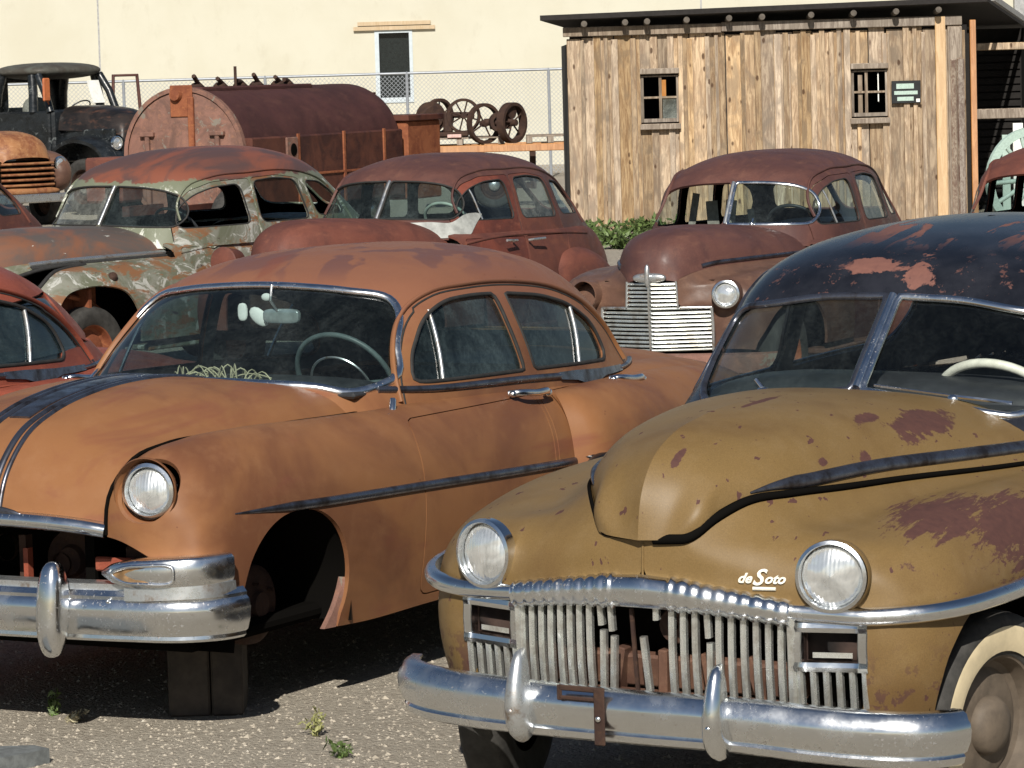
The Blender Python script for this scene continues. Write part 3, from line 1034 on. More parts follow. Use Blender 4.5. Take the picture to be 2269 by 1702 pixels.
@mat('green_hood')
def _():
    s = NT('green_hood')
    X, Y, Z = s.sep()
    f = s.noise(1.5, 6, .6, dist=1.0)
    r = s.mix(s.ramp(f, .36, .56), (.19, .085, .05), (.095, .078, .07))
    w = s.noise(7, 6, .75, src=s.mp(loc=(2, 2, 2), scale=(.6, 1, 1.4)), dist=.8)
    lowr = s.ramp(Z, 1.05, .93, 0, .08)
    c = s.mix(s.ramp(s.math('ADD', w, lowr), .655, .68), r, (.55, .56, .52))
    s.bump(s.noise(60, 4, .7), .12, .004)
    return s.set(c, .45, 0, .4)

@mat('chrome')
def _():
    s = NT('chrome')
    f = s.noise(5, 5, .7)
    g = s.noise(46, 4, .7)
    sm = s.noise(2.2, 5, .7, src=s.mp(loc=(7, 2, 4)))
    spk = s.math('MULTIPLY', s.ramp(s.noise(95, 3, .6), .62, .70, 0, .8), s.ramp(sm, .48, .66))
    c = s.mix(s.ramp(g, .60, .74, 0, .45), (.80, .82, .84), (.25, .20, .15))
    c = s.mix(spk, c, (.11, .055, .03))
    s.bump(s.noise(3.2, 3, .5), .14, .03)
    return s.set(c, s.ramp(s.math('ADD', f, s.math('MULTIPLY', spk, .6)), .3, .95, .13, .5), s.math('SUBTRACT', 1., s.math('MULTIPLY', spk, .8)))

@mat('dull_chrome')
def _():
    s = NT('dull_chrome')
    f = s.noise(11, 6, .75)
    c = s.mix(s.ramp(f, .48, .68), (.60, .62, .63), (.28, .22, .17))
    s.bump(f, .1, .006)
    return s.set(c, s.ramp(f, .35, .7, .24, .5), .85)

@mat('dark_chrome')
def _():
    s = NT('dark_chrome')
    f = s.noise(9, 5, .7)
    c = s.mix(s.ramp(f, .4, .7), (.20, .21, .25), (.06, .05, .05))
    return s.set(c, s.ramp(f, .3, .7, .22, .42), .9)

@mat('grille_bar')
def _():
    s = NT('grille_bar')
    f = s.noise(14, 5, .7)
    c = s.mix(s.ramp(f, .40, .70), (.86, .88, .85), (.55, .53, .48))
    return s.set(c, s.ramp(f, .3, .7, .20, .36), .82)

@mat('lens')
def _():
    s = NT('lens')
    X, Y, Z = s.sep()
    wv = s.n('ShaderNodeTexWave', wave_type='BANDS', bands_direction='Y')
    s.l(s.tc, wv.inputs[0]); wv.inputs['Scale'].default_value = 26
    f = s.noise(11, 4, .6, dist=1)
    c = s.mix(s.ramp(f, .35, .7), (.90, .92, .92), (.60, .62, .62))
    b = s.math('ADD', s.math('MULTIPLY', wv.outputs['Fac'], .22), s.math('MULTIPLY', s.noise(9, 1, .4, dist=1.0), 9.0))
    s.bump(b, .32, .006)
    return s.set(c, s.ramp(s.noise(6, 3, .6), .35, .65, .10, .28), .72, .6, **{'Coat Weight': .9, 'Coat Roughness': .04})

@mat('lens_bowl')
def _():
    s = NT('lens_bowl')
    return s.set((.72, .73, .72), .18, 1.)

def glassmat(name, tint, refl_rough=.03, dirt=.10, dcol=(.45, .47, .42), ior=1.5):
    def fn():
        s = NT(name)
        s.t.nodes.remove(s.b)
        out = s.t.nodes['Material Output']
        tr = s.n('ShaderNodeBsdfTransparent'); tr.inputs[0].default_value = (*tint, 1)
        gl = s.n('ShaderNodeBsdfGlossy'); gl.inputs['Roughness'].default_value = refl_rough
        lw = s.n('ShaderNodeLayerWeight'); lw.inputs[0].default_value = .5
        fr = s.math('ADD', .05, s.math('MULTIPLY', s.math('POWER', lw.outputs['Facing'], 4.), .75))
        m1 = s.n('ShaderNodeMixShader')
        s.l(fr, m1.inputs[0]); s.l(tr.outputs[0], m1.inputs[1]); s.l(gl.outputs[0], m1.inputs[2])
        df = s.n('ShaderNodeBsdfDiffuse'); df.inputs[0].default_value = (*dcol, 1)
        f = s.noise(3.5, 6, .7, dist=.8); f2 = s.noise(60, 3, .7)
        d = s.math('MULTIPLY', s.ramp(f, .35, .8, dirt * .35, dirt * 1.8), s.ramp(f2, .3, .7, .6, 1.3))
        m2 = s.n('ShaderNodeMixShader')
        s.l(d, m2.inputs[0]); s.l(m1.outputs[0], m2.inputs[1]); s.l(df.outputs[0], m2.inputs[2])
        s.l(m2.outputs[0], out.inputs[0])
        return s.m
    MATS[name] = fn
glassmat('glass', (.50, .62, .62), dirt=.06, dcol=(.3, .38, .38))
glassmat('door_glass', (.42, .56, .57), dirt=.16, dcol=(.15, .21, .22))
glassmat('clear_glass', (.70, .79, .79), dirt=.035, dcol=(.3, .35, .35))
glassmat('clean_glass', (.86, .90, .90), dirt=.015, dcol=(.3, .35, .35))
glassmat('dusty_glass', (.66, .72, .70), dirt=.22, dcol=(.45, .47, .43))

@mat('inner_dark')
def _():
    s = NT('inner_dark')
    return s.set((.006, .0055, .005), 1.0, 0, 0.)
simple('inner_brown', (.055, .03, .022), .85)
simple('black_trim', (.012, .012, .014), .3, .2)
simple('headliner', (.020, .023, .030), .9)
simple('interior_teal', (.11, .145, .15), .8, scale=8, bump=.2)
simple('seat_cloth', (.16, .20, .195), .9, scale=30, bump=.3)
simple('seat_grey', (.16, .17, .15), .9, scale=30, bump=.3)
simple('rubber', (.022, .021, .020), .75, scale=20)
simple('old_tyre', (.035, .033, .030), .8, scale=16, var=.4, bump=.3)
simple('cream_paint', (.62, .52, .34), .45, var=.12, scale=10)
simple('white_plastic', (.80, .77, .66), .4, var=.15, scale=18)
simple('brown_tyre_wall', (.11, .085, .062), .7, scale=12)
simple('dry_grass', (.45, .40, .26), .8)
simple('amber_dull', (.22, .13, .06), .35, var=.5, scale=26)
simple('white_rag', (.80, .80, .76), .8, var=.08)
simple('wood_block', (.05, .04, .032), .8, var=.4, scale=9)
simple('mirror_glass', (.42, .47, .47), .25, .5)
simple('teal_pipe', (.10, .13, .13), .45)
simple('dash_dark', (.028, .03, .033), .5)

# ------------------------------------------------------------------ shared car pieces
def headlight(parent, c, axis, r=.089, ring=.108, rot=0, deep=.02, bezel='chrome', bulge=.022):
    """round sealed-beam lamp: bezel (rim), lens"""
    ax = np.asarray(axis, float); ax /= np.linalg.norm(ax)
    h = empty_part('headlight', parent)
    bz = lathe([(r * .985, -.012), (r * 1.0, .006), (r * 1.03, .012), (ring * .985, .008), (ring, -.004), (ring * .99, -.03)], 40, c, ax)
    bezel_o = build('headlight_rim', bz, bezel, h)
    ln = lathe([(0, bulge), (r * .35, bulge * .88), (r * .65, bulge * .58), (r * .85, bulge * .25), (r * .98, -.004), (r * .98, -.02)], 40, np.asarray(c) - ax * .008, ax, ang=60)
    build('lens', ln, 'lens', h)
    return h

def empty_part(name, parent):
    o = bpy.data.objects.new(name, None)
    o.empty_display_size = .05
    C.objects.link(o)
    o.parent = parent
    return o

def wheel(parent, c, r=.34, w=.17, tyre='old_tyre', rim='brown_rust', cap='dull_chrome', side=1, wall=None, name='wheel', steer=0):
    h = empty_part(name, parent)
    ax = np.array([math.sin(-steer) * side, side * math.cos(steer), 0.])
    t = [(r * .62, w * .38), (r * .70, w * .46), (r * .84, w * .50), (r * .93, w * .46), (r * .985, w * .34), (r, w * .15), (r, -w * .15), (r * .985, -w * .34), (r * .93, -w * .46), (r * .8, -w * .5), (r * .62, -w * .38)]
    build('tyre', lathe(t, 56, c, ax, ang=50), tyre, h)
    if wall: build('tyre_sidewall', lathe([(r * .66, w * .455), (r * .74, w * .503), (r * .84, w * .515), (r * .88, w * .50)], 56, c, ax, ang=60), wall, h)
    rm = [(0, w * .02), (r * .16, w * .02), (r * .22, w * .12), (r * .42, w * .10), (r * .50, 0), (r * .56, w * .05), (r * .60, w * .34), (r * .645, w * .40), (r * .64, w * .36)]
    build('rim', lathe(rm, 48, c, ax, ang=30), rim, h)
    if cap: build('hub_cap', lathe([(0, w * .42), (r * .12, w * .41), (r * .22, w * .34), (r * .26, w * .20), (r * .26, w * .08)], 32, c, ax, ang=45), cap, h)
    return h

def drum(parent, c, r=.15, w=.12, side=1, m='iron_rust'):
    a = lathe([(0, w * .6), (r * .3, w * .6), (r * .34, w * .45), (r * .8, w * .42), (r * .95, w * .3), (r, 0), (r, -w * .5), (0, -w * .5)], 32, c, (0, side, 0), ang=30)
    for k in range(5):
        t = k * 2 * PI / 5
        a.merge(lathe([(.007, .02), (.007, 0)], 6, (c[0] + r * .55 * math.cos(t), c[1] + side * w * .44, c[2] + r * .55 * math.sin(t)), (0, side, 0)))
    return build('brake_drum', a, m, parent)

def steering_wheel(parent, c, r=.21, tilt=R(28), m='white_plastic', m2='dull_chrome', thick=.013, spokes=2, horn=False, missing=False):
    """rim in a plane facing back to the driver; column runs forward and down"""
    c = np.asarray(c, float)
    ax = np.array([-math.cos(tilt), 0, math.sin(tilt)])
    e1 = np.array([0, 1., 0]); e2 = np.cross(ax, e1)
    t = np.linspace(0, 2 * PI, 48, endpoint=False)
    P = c + r * (np.cos(t)[:, None] * e1 + np.sin(t)[:, None] * e2)
    h = empty_part('steering_wheel', parent)
    N = np.tile(ax, (48, 1))
    build('wheel_rim', sweep(P, circ(thick, 8), N=N, closed=True, ang=70), m, h)
    a = Acc()
    hub = c - ax * .05
    for k in range(spokes):
        an = PI * 2 * k / spokes + (0 if spokes == 2 else PI / 2)
        e = c + (r - .005) * (math.cos(an) * e1 + math.sin(an) * e2)
        mid = (hub + e) / 2 + ax * .004
        a.merge(tube(smooth([hub, mid, e], 8), thick * .8, 7, up=ax))
    a.merge(lathe([(0, .02), (.03, .015), (.04, 0), (.035, -.02), (0, -.02)], 20, hub, ax))
    build('spokes', a, m, h)
    if horn: build('horn_ring', sweep(hub + ax * .012 + .62 * r * (np.cos(t)[:, None] * e1 + np.sin(t)[:, None] * e2), circ(.005, 6), N=N, closed=True), m2, h)
    build('column', tube([hub, hub - ax * .35 + [0, 0, -.05], hub - ax * .75 + [0, 0, -.12]], .022, 8, up=(0, 1, 0)), 'dash_dark', h)
    return h

def bench(parent, x, w, z0=.42, zb=.88, m='seat_cloth', dz=.42, name='seat', lean=.16):
    h = empty_part(name, parent)
    build('cushion', blob((x + .02, 0, z0), (.26, w, .11), 5, 3.5, nu=36, nv=14), m, h)
    rr = rmat('Y', -lean)
    build('backrest', blob((x - .26, 0, (z0 + zb) / 2 + .03), (.085, w, (zb - z0) / 2 + .07), 6, 4, rot=rr, nu=36, nv=16), m, h)
    return h

def uvpoly(S, P2, ax, cond, rad=None, d=.025):
    P2 = np.asarray(P2, float)
    if rad is not None: P2 = fillet(P2, rad)
    P2 = even(P2, d, closed=True)
    return S.inv(P2, ax, cond), P2

def arch_uv(S, pts, zmin, cond=None):
    """uv of a wheel opening whose lower end runs out over the bottom edge of the surface"""
    P = np.asarray(pts, float)
    low = P[:, 1] <= zmin
    uv = S.inv(np.stack([P[:, 0], np.maximum(P[:, 1], zmin)], 1), (0, 2), cond)
    uv[low, 1] = 1.0
    return uv

def loop_on(S, uv, off=0.):
    return S.ev(uv) + S.nrm(uv) * off, S.nrm(uv)

LEFT = lambda P: P[:, 1] > .3
RIGHT = lambda P: P[:, 1] < -.3
def mir(P): return [(x, z) for x, z in P]
# ------------------------------------------------------------------ orange sedan
def orange_car(pose=ORANGE_POSE, label='faded orange sedan with a missing grille, bare front wheel arches and curved windshield', PM='orange_paint', extras=True):
    car = empty('rusty_sedan', label, 'car', pose)
    S, Hd, Tp, Hn, Dk = orange_side(), orange_hood(), orange_top(), orange_haunch(), orange_deck()
    pm = [PM, 'inner_dark']
    # side shell with wheel opening, lamp hole and door gaps
    arch = smooth([(.535, .36), (.505, .50), (.455, .61), (.37, .69), (.25, .742), (.12, .752), (.0, .73), (-.10, .665), (-.165, .56), (-.185, .47), (-.175, .37), (-.12, .27)], 60)
    arch = np.concatenate([arch, [(-.08, .20), (.5, .20)]])
    a_uv = arch_uv(S, even(arch, .02, True), .33)
    lamp = S.inv(np.array([.705, .878]) + circ(.108, 40), (1, 2), lambda P: P[:, 0] > .4)
    d1 = [(-.77, .985), (-.735, .90), (-.725, .72), (-.72, .50), (-.72, .315), (-1.74, .315), (-1.765, .60), (-1.78, .82), (-1.80, .985)]
    d2 = [(-1.825, .985), (-1.805, .82), (-1.79, .60), (-1.765, .315), (-2.38, .315), (-2.50, .45), (-2.62, .62), (-2.74, .80), (-2.78, .985)]
    r1 = S.inv(even(fillet(d1, [.05, .1, .1, .1, .06, .06, .1, .1, .05]), .03, True), (0, 2))
    r2_ = S.inv(even(fillet(d2, [.05, .1, .1, .06, .06, .1, .1, .1, .05]), .03, True), (0, 2))
    parts = sheet(S, .035, holes=[a_uv, lamp], regions=[('front_door', r1), ('rear_door', r2_)], gap=.005)
    body = build('fenders', parts[''].both(), pm, car)
    doors = {}
    for sd in (1, -1):
        for nm in ('front_door', 'rear_door'):
            a = parts[nm] if sd == 1 else parts[nm].mirror()
            doors[nm, sd] = build(nm, a, pm, car)
            p1, p2 = ((-1.61, 1.002), (-1.86, .985)) if nm == 'front_door' else ((-2.48, .985), (-2.70, .966))
            q = smooth([(p1[0], .835, p1[1]), (p1[0] - .02, .875, p1[1] + .004), ((p1[0] + p2[0]) / 2, .892, (p1[1] + p2[1]) / 2 + .004), (p2[0] + .02, .888, p2[1] + .01), (p2[0], .87, p2[1])], 16)
            q = q * [1, sd, 1]
            hd = tube(q, .011, 8, ry=.014)
            hd.merge(blob((p2[0], .875 * sd, p2[1]), (.026, .018, .017), 2.2, nu=12, nv=8))
            hd.merge(blob((p1[0], .855 * sd, p1[1]), (.018, .016, .014), 2.2, nu=12, nv=8))
            build('door_handle', hd, 'chrome', doors[nm, sd])
    # hood
    build('hood', grid(Hd, 48, 36, .015), pm, car)
    bands = Acc()
    for y0 in (-.105, -.07, .07, .105):
        P = [(-.52, y0), (-.25, y0), (.0, y0), (.25, y0), (.45, y0)]
        uv = Hd.inv(np.array(P), (0, 1))
        A = Hd.ev(uv)
        uv2 = Hd.inv(np.array([(y0, 1.03), (y0, .95), (y0, .87), (y0, .80)]), (1, 2), lambda P: P[:, 0] > .55)
        uvv = smooth(np.concatenate([uv, uv2]), 50)
        P3, N3 = loop_on(Hd, uvv)
        bands.merge(ribbon(P3, N3, .028 if abs(y0) < .1 else .02, .010))
    uv = Hd.inv(np.array([(-.56, 0), (-.25, 0), (.1, 0), (.35, 0), (.5, 0)]), (0, 1))
    P3, N3 = loop_on(Hd, smooth(uv, 30))
    bands.merge(ribbon(P3, N3, .09, .008, flat=True))
    build('hood_trim', bands, 'dark_chrome', car)
    # small winged badge on the nose
    wg = Acc()
    for sd in (1, -1):
        wg.merge(blob((.80, sd * .105, .80), (.012, .11, .018), 2, rot=rmat('X', sd * R(-6)), nu=16, nv=8))
    build('nose_badge', wg, 'dark_chrome', car)
    lip = Hd.ev(np.stack([np.full(40, .985), np.linspace(.0, 1, 40)], 1)) + [.012, 0, -.012]
    lip = lip * [1, 1.0, 1]
    pr = [(-.028, -.02), (.0, -.028), (.026, -.018), (.03, .004), (.02, .022), (-.004, .03), (-.024, .02)]
    build('grille_header', sweep(lip, pr, ang=60), 'chrome', car)
    # greenhouse
    ws = [(-.70, 1.118), (-.655, 1.25), (-.60, 1.37), (-.545, 1.415), (-.38, 1.447), (-.18, 1.463), (0, 1.468), (.18, 1.463), (.38, 1.447), (.545, 1.415), (.60, 1.37), (.655, 1.25), (.70, 1.118),
          (.64, 1.085), (.50, 1.11), (.25, 1.125), (0, 1.13), (-.25, 1.125), (-.50, 1.11), (-.64, 1.085)]
    FR = lambda P: P[:, 0] > -1.4
    BK = lambda P: P[:, 0] < -2.1
    wsu = Tp.inv(even(smooth(ws, 120, True), .025, True), (1, 2), FR)
    rw = fillet([(-.50, 1.13), (-.44, 1.39), (.44, 1.39), (.50, 1.13)] if extras else [(-.66, 1.10), (-.56, 1.36), (.56, 1.36), (.66, 1.10)], .12)
    rwu = Tp.inv(even(rw, .03, True), (1, 2), BK)
    gf = fillet([(-1.03, 1.105), (-1.08, 1.20), (-1.235, 1.335), (-1.40, 1.392), (-1.60, 1.400), (-1.77, 1.394), (-1.82, 1.08), (-1.10, 1.095)], [.04, .08, .08, .08, .08, .02, .02, .05])
    gr = fillet([(-1.90, 1.078), (-1.855, 1.390), (-2.15, 1.362), (-2.40, 1.31), (-2.60, 1.215), (-2.655, 1.09), (-2.62, 1.055)], [.02, .02, .08, .08, .08, .06, .04])
    holes, wins = [wsu, rwu], []
    for cond in (LEFT, RIGHT):
        for g in (gf, gr):
            u = Tp.inv(even(g, .025, True), (0, 2), cond)
            holes.append(u); wins.append(u)
    # the frames around both side windows stand a little proud of a drip groove
    fr = smooth([(-.93, 1.03), (-.955, 1.12), (-1.03, 1.24), (-1.17, 1.36), (-1.36, 1.425), (-1.6, 1.44), (-1.98, 1.428), (-2.35, 1.375), (-2.66, 1.27), (-2.86, 1.13), (-2.93, 1.03)], 60)
    top = sheet(Tp, .035, holes=holes, crop=lambda P: P[:, 2] > .975)['']
    build('roof', top, [PM, 'interior_teal'], car)
    for sd, cond in ((1, LEFT), (-1, RIGHT)):
        uv = Tp.inv(fr, (0, 2), cond)
        P3, N3 = loop_on(Tp, uv)
        build('drip_rail', ribbon(P3, N3, .020, .016), PM, car)
    g = Acc()
    for sd, cond in ((1, LEFT), (-1, RIGHT)):
        f2 = np.array([(x + (.022 if x > -1.6 else -.0), z - .024) if x > -2.7 else (x + .03, z - .01) for x, z in fr])
        f2 = fr + np.stack([np.where(fr[:, 0] > -1.2, -.022, np.where(fr[:, 0] < -2.6, .02, 0)), np.full(len(fr), -.014)], 1)
        P3, N3 = loop_on(Tp, Tp.inv(f2, (0, 2), cond))
        g.merge(ribbon(P3, N3, .009, .003))
    build('door_seal', g, 'rubber', car)
    # glass, gaskets and chrome
    w = build('windshield', pane(Tp, wsu, .008), 'clear_glass', car)
    P3, N3 = loop_on(Tp, wsu)
    build('windshield_trim', ribbon(P3, N3, .034, .012, closed=True), 'chrome', w)
    build('rear_window', pane(Tp, rwu, .008), 'glass', car)
    for i, u in enumerate(wins):
        wo = build('side_window', pane(Tp, u, .014), 'door_glass', car)
        P3, N3 = loop_on(Tp, u)
        build('window_seal', ribbon(P3, N3, .016, .006, closed=True), 'rubber', wo)
        a, b = (((-1.29, 1.362), (-1.205, 1.095)) if i % 2 == 0 else ((-2.42, 1.305), (-2.325, 1.06)))
        cnd = LEFT if i < 2 else RIGHT
        P3, N3 = loop_on(Tp, Tp.inv(np.linspace(a, b, 10), (0, 2), cnd), -.004)
        build('vent_bar', ribbon(P3, N3, .016, .008), 'dull_chrome', wo)
    # near-black tubes painting in the shade of the gap between hood and fenders
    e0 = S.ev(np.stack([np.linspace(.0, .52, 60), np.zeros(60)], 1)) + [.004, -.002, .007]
    for sd in (1, -1): build('hood_gap_shade', tube(e0 * [1, sd, 1], .0075, 6), 'inner_dark', car)
    # body-side trim
    for sd in (1, -1):
        sp = smooth([(.52, .783), (.3, .775), (0, .763), (-.4, .75), (-.8, .737), (-1.38, .717), (-1.93, .70)], 50)
        P3, N3 = S.on(sp, (0, 2))
        sc = np.interp(np.arange(50), [0, 8, 49], [.15, 1, 1])
        build('side_spear', ribbon(P3 * [1, sd, 1], N3 * [1, sd, 1], .034, .014, scale=np.stack([sc, sc], 1)), 'dark_chrome', car)
        # belt moulding with its dip
        bl = smooth([(-.86, 1.085), (-1.1, 1.068), (-1.4, 1.058), (-1.8, 1.045), (-2.1, 1.03)], 24)
        P3, N3 = Tp.on(bl, (0, 2), LEFT if sd > 0 else RIGHT)
        a = ribbon(P3, N3, .030, .014)
        poly = [(-2.09, 1.045), (-2.25, 1.04), (-2.5, 1.025), (-2.8, 1.015), (-2.8, .99), (-2.55, .992), (-2.45, .975), (-2.40, .945), (-2.34, .975), (-2.24, 1.0), (-2.09, 1.015)]
        a.merge(sweep_patch(poly, Tp, LEFT if sd > 0 else RIGHT, .012))
        bl = smooth([(-2.78, 1.003), (-2.9, 1.003), (-3.0, 1.006), (-3.12, 1.012)], 10)
        P3, N3 = Tp.on(bl, (0, 2), LEFT if sd > 0 else RIGHT)
        a.merge(ribbon(P3, N3, .024, .016))
        build('belt_trim', a, 'dark_chrome', car)
    # rear fenders and their stone guards
    hn = grid(Hn, 30, 24, .015)
    for sd in (1, -1):
        build('rear_fender', hn if sd > 0 else hn.mirror(), pm, car)
        sgd = Acc()
        for k in range(3):
            sgd.merge(tube(smooth([(-1.96 + .0 * k, .965 * sd, .72 - .03 * k), (-2.02, 1.06 * sd, .70 - .035 * k), (-2.2, 1.085 * sd, .67 - .04 * k), (-2.27, 1.08 * sd, .62 - .03 * k)], 12), .017, 8))
        sgd.merge(blob((-2.07, 1.035 * sd, .665), (.17, .045, .068), 2.5, nu=18, nv=10))
        build('stone_guard', sgd, 'black_trim', car)
    build('trunk_lid', grid(Dk, 28, 28, .015), pm, car)
    # headlights in dished surrounds
    for sd in (1, -1):
        c = np.array([.735, .705 * sd, .878]); ax = (.985, .17 * sd, .03)
        bz = lathe([(.116, .012), (.120, .004), (.112, -.012), (.104, -.028), (.096, -.05)], 44, c, ax, ang=60)
        hl = headlight(car, c - np.array(ax) * .022, ax, r=.083, ring=.100)
        build('headlight_surround', bz, PM, hl)
    # bumper: broad chrome blade with ribs, wrapped at the ends
    path = smooth([(.56, -.965, .45), (.65, -.945, .45), (.745, -.85, .45), (.795, -.62, .45), (.822, -.3, .45), (.83, 0, .45), (.822, .3, .45), (.795, .62, .45), (.745, .85, .45), (.65, .945, .45), (.56, .965, .45)], 70)
    pr = [(-.012, -.082), (.010, -.088), (.022, -.078), (.020, -.066), (.030, -.058), (.042, -.02), (.046, .02), (.040, .048), (.028, .060), (.030, .072), (.014, .090), (-.020, .092), (-.02, .084), (.0, .06), (.02, 0), (.0, -.07)]
    bumper = build('front_bumper', sweep(path, pr, ang=40), 'chrome', car)
    for sd in (1, -1):
        gd = blob((.885, .40 * sd, .475), (.058, .052, .168), 2.4, 2.6, rot=rmat('Y', -.08), nu=22, nv=18)
        build('bumper_guard', gd, 'chrome', bumper)
        build('bumper_bolt', blob((.80, .80 * sd, .46), (.012, .012, .012), 2, nu=10, nv=8), 'chrome', bumper)
        build('bumper_bolt', blob((.835, .60 * sd, .505), (.008, .008, .008), 2, nu=10, nv=8), 'chrome', bumper)
    # apron above the bumper
    path2 = smooth([(.58, -.93, .545), (.68, -.83, .55), (.75, -.5, .55), (.77, 0, .55), (.75, .5, .55), (.68, .83, .55), (.58, .93, .545)], 40)
    build('splash_apron', sweep(path2, [(-.03, -.03), (.06, -.01), (.06, .01), (-.02, .012)], ang=40), 'dull_chrome', car)
    # parking-light pods
    for sd in (1, -1):
        pod = empty_part('parking_light', car)
        ctr = smooth([(.805, .56, .60), (.81, .64, .603), (.80, .74, .605), (.775, .83, .61), (.73, .90, .612), (.67, .94, .612), (.61, .95, .612)], 30) * [1, sd, 1]
        scl = np.interp(np.linspace(0, 1, 30), [0, .12, .3, 1], [.15, .7, 1, 1.0])
        build('pod', sweep(ctr, [(a * sd, b) for a, b in ((-.045, -.046), (.02, -.050), (.030, -.03), (.032, 0), (.03, .036), (.015, .05), (-.045, .050))], scale=np.stack([scl, scl], 1), ang=45), 'chrome', pod)
        ring = smooth([(.838, .625, .603), (.838, .67, .625), (.825, .75, .634), (.800, .83, .634), (.794, .848, .628), (.793, .852, .60), (.794, .848, .578), (.800, .83, .571), (.825, .75, .571), (.838, .67, .578)], 50, True) * [1, sd, 1] + [.006, 0, 0]
        build('lamp_rim', tube(ring, .007, 6, closed=True), 'chrome', pod)
        lensP = Acc()
        cen = ring.mean(0)
        lensP.add(np.concatenate([[cen + [.0, 0, 0]], ring]), [(0, i + 1, (i + 1) % 50 + 1) for i in range(50)])
        build('lamp_lens', lensP, 'amber_dull', pod)
        build('pod_base', sweep(ctr[6:] + [-.01, 0, -.075], [(-.04 * sd, -.02), (.03 * sd, -.02), (.026 * sd, .028), (-.04 * sd, .028)], ang=40), 'dull_chrome', pod)
    # engine bay and chassis seen through the empty grille
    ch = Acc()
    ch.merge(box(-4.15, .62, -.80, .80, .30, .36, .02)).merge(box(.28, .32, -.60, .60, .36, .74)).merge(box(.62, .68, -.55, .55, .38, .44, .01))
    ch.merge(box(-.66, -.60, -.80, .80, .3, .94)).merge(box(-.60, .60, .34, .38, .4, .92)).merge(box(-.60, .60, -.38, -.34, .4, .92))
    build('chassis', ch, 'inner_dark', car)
    en = Acc()
    en.merge(lathe([(0, .03), (.05, .03), (.06, .01), (.11, .01), (.12, -.02), (0, -.02)], 24, (.45, .18, .58), (1, 0, 0)))
    en.merge(box(.52, .56, .02, .05, .46, .68)).merge(box(.50, .56, .48, .60, .50, .66, .01)).merge(box(.45, .60, -.5, .5, .44, .47, .01))
    for k in range(3): en.merge(lathe([(.05 - .01 * k, 0), (.05 - .01 * k, .02)], 18, (.47, -.1 + .25 * k, .62 - .05 * k), (1, 0, 0)))
    build('engine', en, 'iron_rust', car)
    build('grille_bracket', box(.60, .63, .40, .56, .575, .625, .006), 'salmon_paint', car)
    build('grille_bracket', box(.58, .61, .075, .095, .5, .64), 'salmon_paint', car)
    # suspension without the wheel
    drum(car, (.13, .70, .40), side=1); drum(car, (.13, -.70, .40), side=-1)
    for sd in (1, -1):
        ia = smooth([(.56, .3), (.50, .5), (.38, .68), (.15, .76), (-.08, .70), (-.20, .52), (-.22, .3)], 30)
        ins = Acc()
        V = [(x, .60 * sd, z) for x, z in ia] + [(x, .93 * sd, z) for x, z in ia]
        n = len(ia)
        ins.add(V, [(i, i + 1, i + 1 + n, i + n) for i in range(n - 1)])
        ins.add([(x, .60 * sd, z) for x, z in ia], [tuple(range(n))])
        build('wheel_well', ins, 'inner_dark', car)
        wheel(car, (-3.0, .80 * sd, .335), side=sd)
    oe = smooth([(-.187, .932, .465), (-.188, .925, .41), (-.180, .915, .35), (-.15, .905, .285)], 12)
    ie = oe + np.stack([np.linspace(.002, .060, 12), np.full(12, -.012), np.zeros(12)], 1)
    fl = Acc().add(np.concatenate([oe, ie, oe - [0, .02, 0], ie - [0, .02, 0]]), [(i, i + 1, i + 13, i + 12) for i in range(11)] + [(i + 12, i + 13, i + 37, i + 36) for i in range(11)] + [(11, 35, 47, 23)])
    build('inner_fender_flange', fl, 'pink_rust', car)
    # cabin
    build('dashboard', blob((-.98, 0, 1.00), (.16, .70, .12), 5, 3, nu=40, nv=14), 'dash_dark', car)
    build('cowl_shelf', box(-1.0, -.72, -.66, .66, 1.06, 1.085, .01), 'dash_dark', car)
    bench(car, -1.75, .66, .46, .88); bench(car, -2.75, .66, .46, .90)
    steering_wheel(car, (-1.18, .34, 1.09), r=.215, tilt=R(30), m='teal_pipe', thick=.011, horn=True)
    mr = empty_part('rear_view_mirror', car)
    build('mirror_face', blob((-1.10, .10, 1.345), (.014, .085, .030), 6, 4, nu=24, nv=10), 'mirror_glass', mr)
    build('mirror_stalk', tube([(-1.10, .09, 1.35), (-1.06, .075, 1.41), (-1.08, .07, 1.47)], .006, 6, up=(0, 1, 0)), 'dull_chrome', mr)
    if not extras: return car
    rg = Acc()
    rg.merge(blob((-1.12, -.02, 1.34), (.014, .052, .030), 2.2, rot=rmat('X', R(-35)), nu=14, nv=8)).merge(blob((-1.10, -.085, 1.36), (.010, .022, .036), 3, nu=12, nv=8)).merge(blob((-1.10, .03, 1.42), (.012, .024, .016), 2, nu=10, nv=8))
    build('white_visor_scrap', rg, 'white_rag', car)
    # wipers and dry grass on the dash
    gs = Acc()
    rr_ = np.random.RandomState(3)
    for k in range(26):
        y0 = rr_.uniform(-.22, .16); a = rr_.uniform(-1.3, 1.3); l = rr_.uniform(.08, .24)
        p0 = np.array([-.80, y0, 1.115])
        p2 = p0 + [rr_.uniform(-.12, .04), math.sin(a) * l, 0]
        pm_ = (p0 + p2) / 2 + [0, 0, rr_.uniform(.02, .065)]
        gs.merge(tube(smooth([p0, pm_, p2], 7), .0028, 4))
    build('dry_grass_stalks', gs, 'dry_grass', car)
    br = tube(smooth([(-.83, .765, 1.05), (-.80, .78, 1.02), (-.78, .785, .985)], 8), .014, 6)
    br.merge(blob((-.72, .785, 1.0), (.075, .03, .012), 3, nu=16, nv=8))
    build('mirror_bracket', br, 'chrome', car)
    # vertical body seams of the left side
    return car

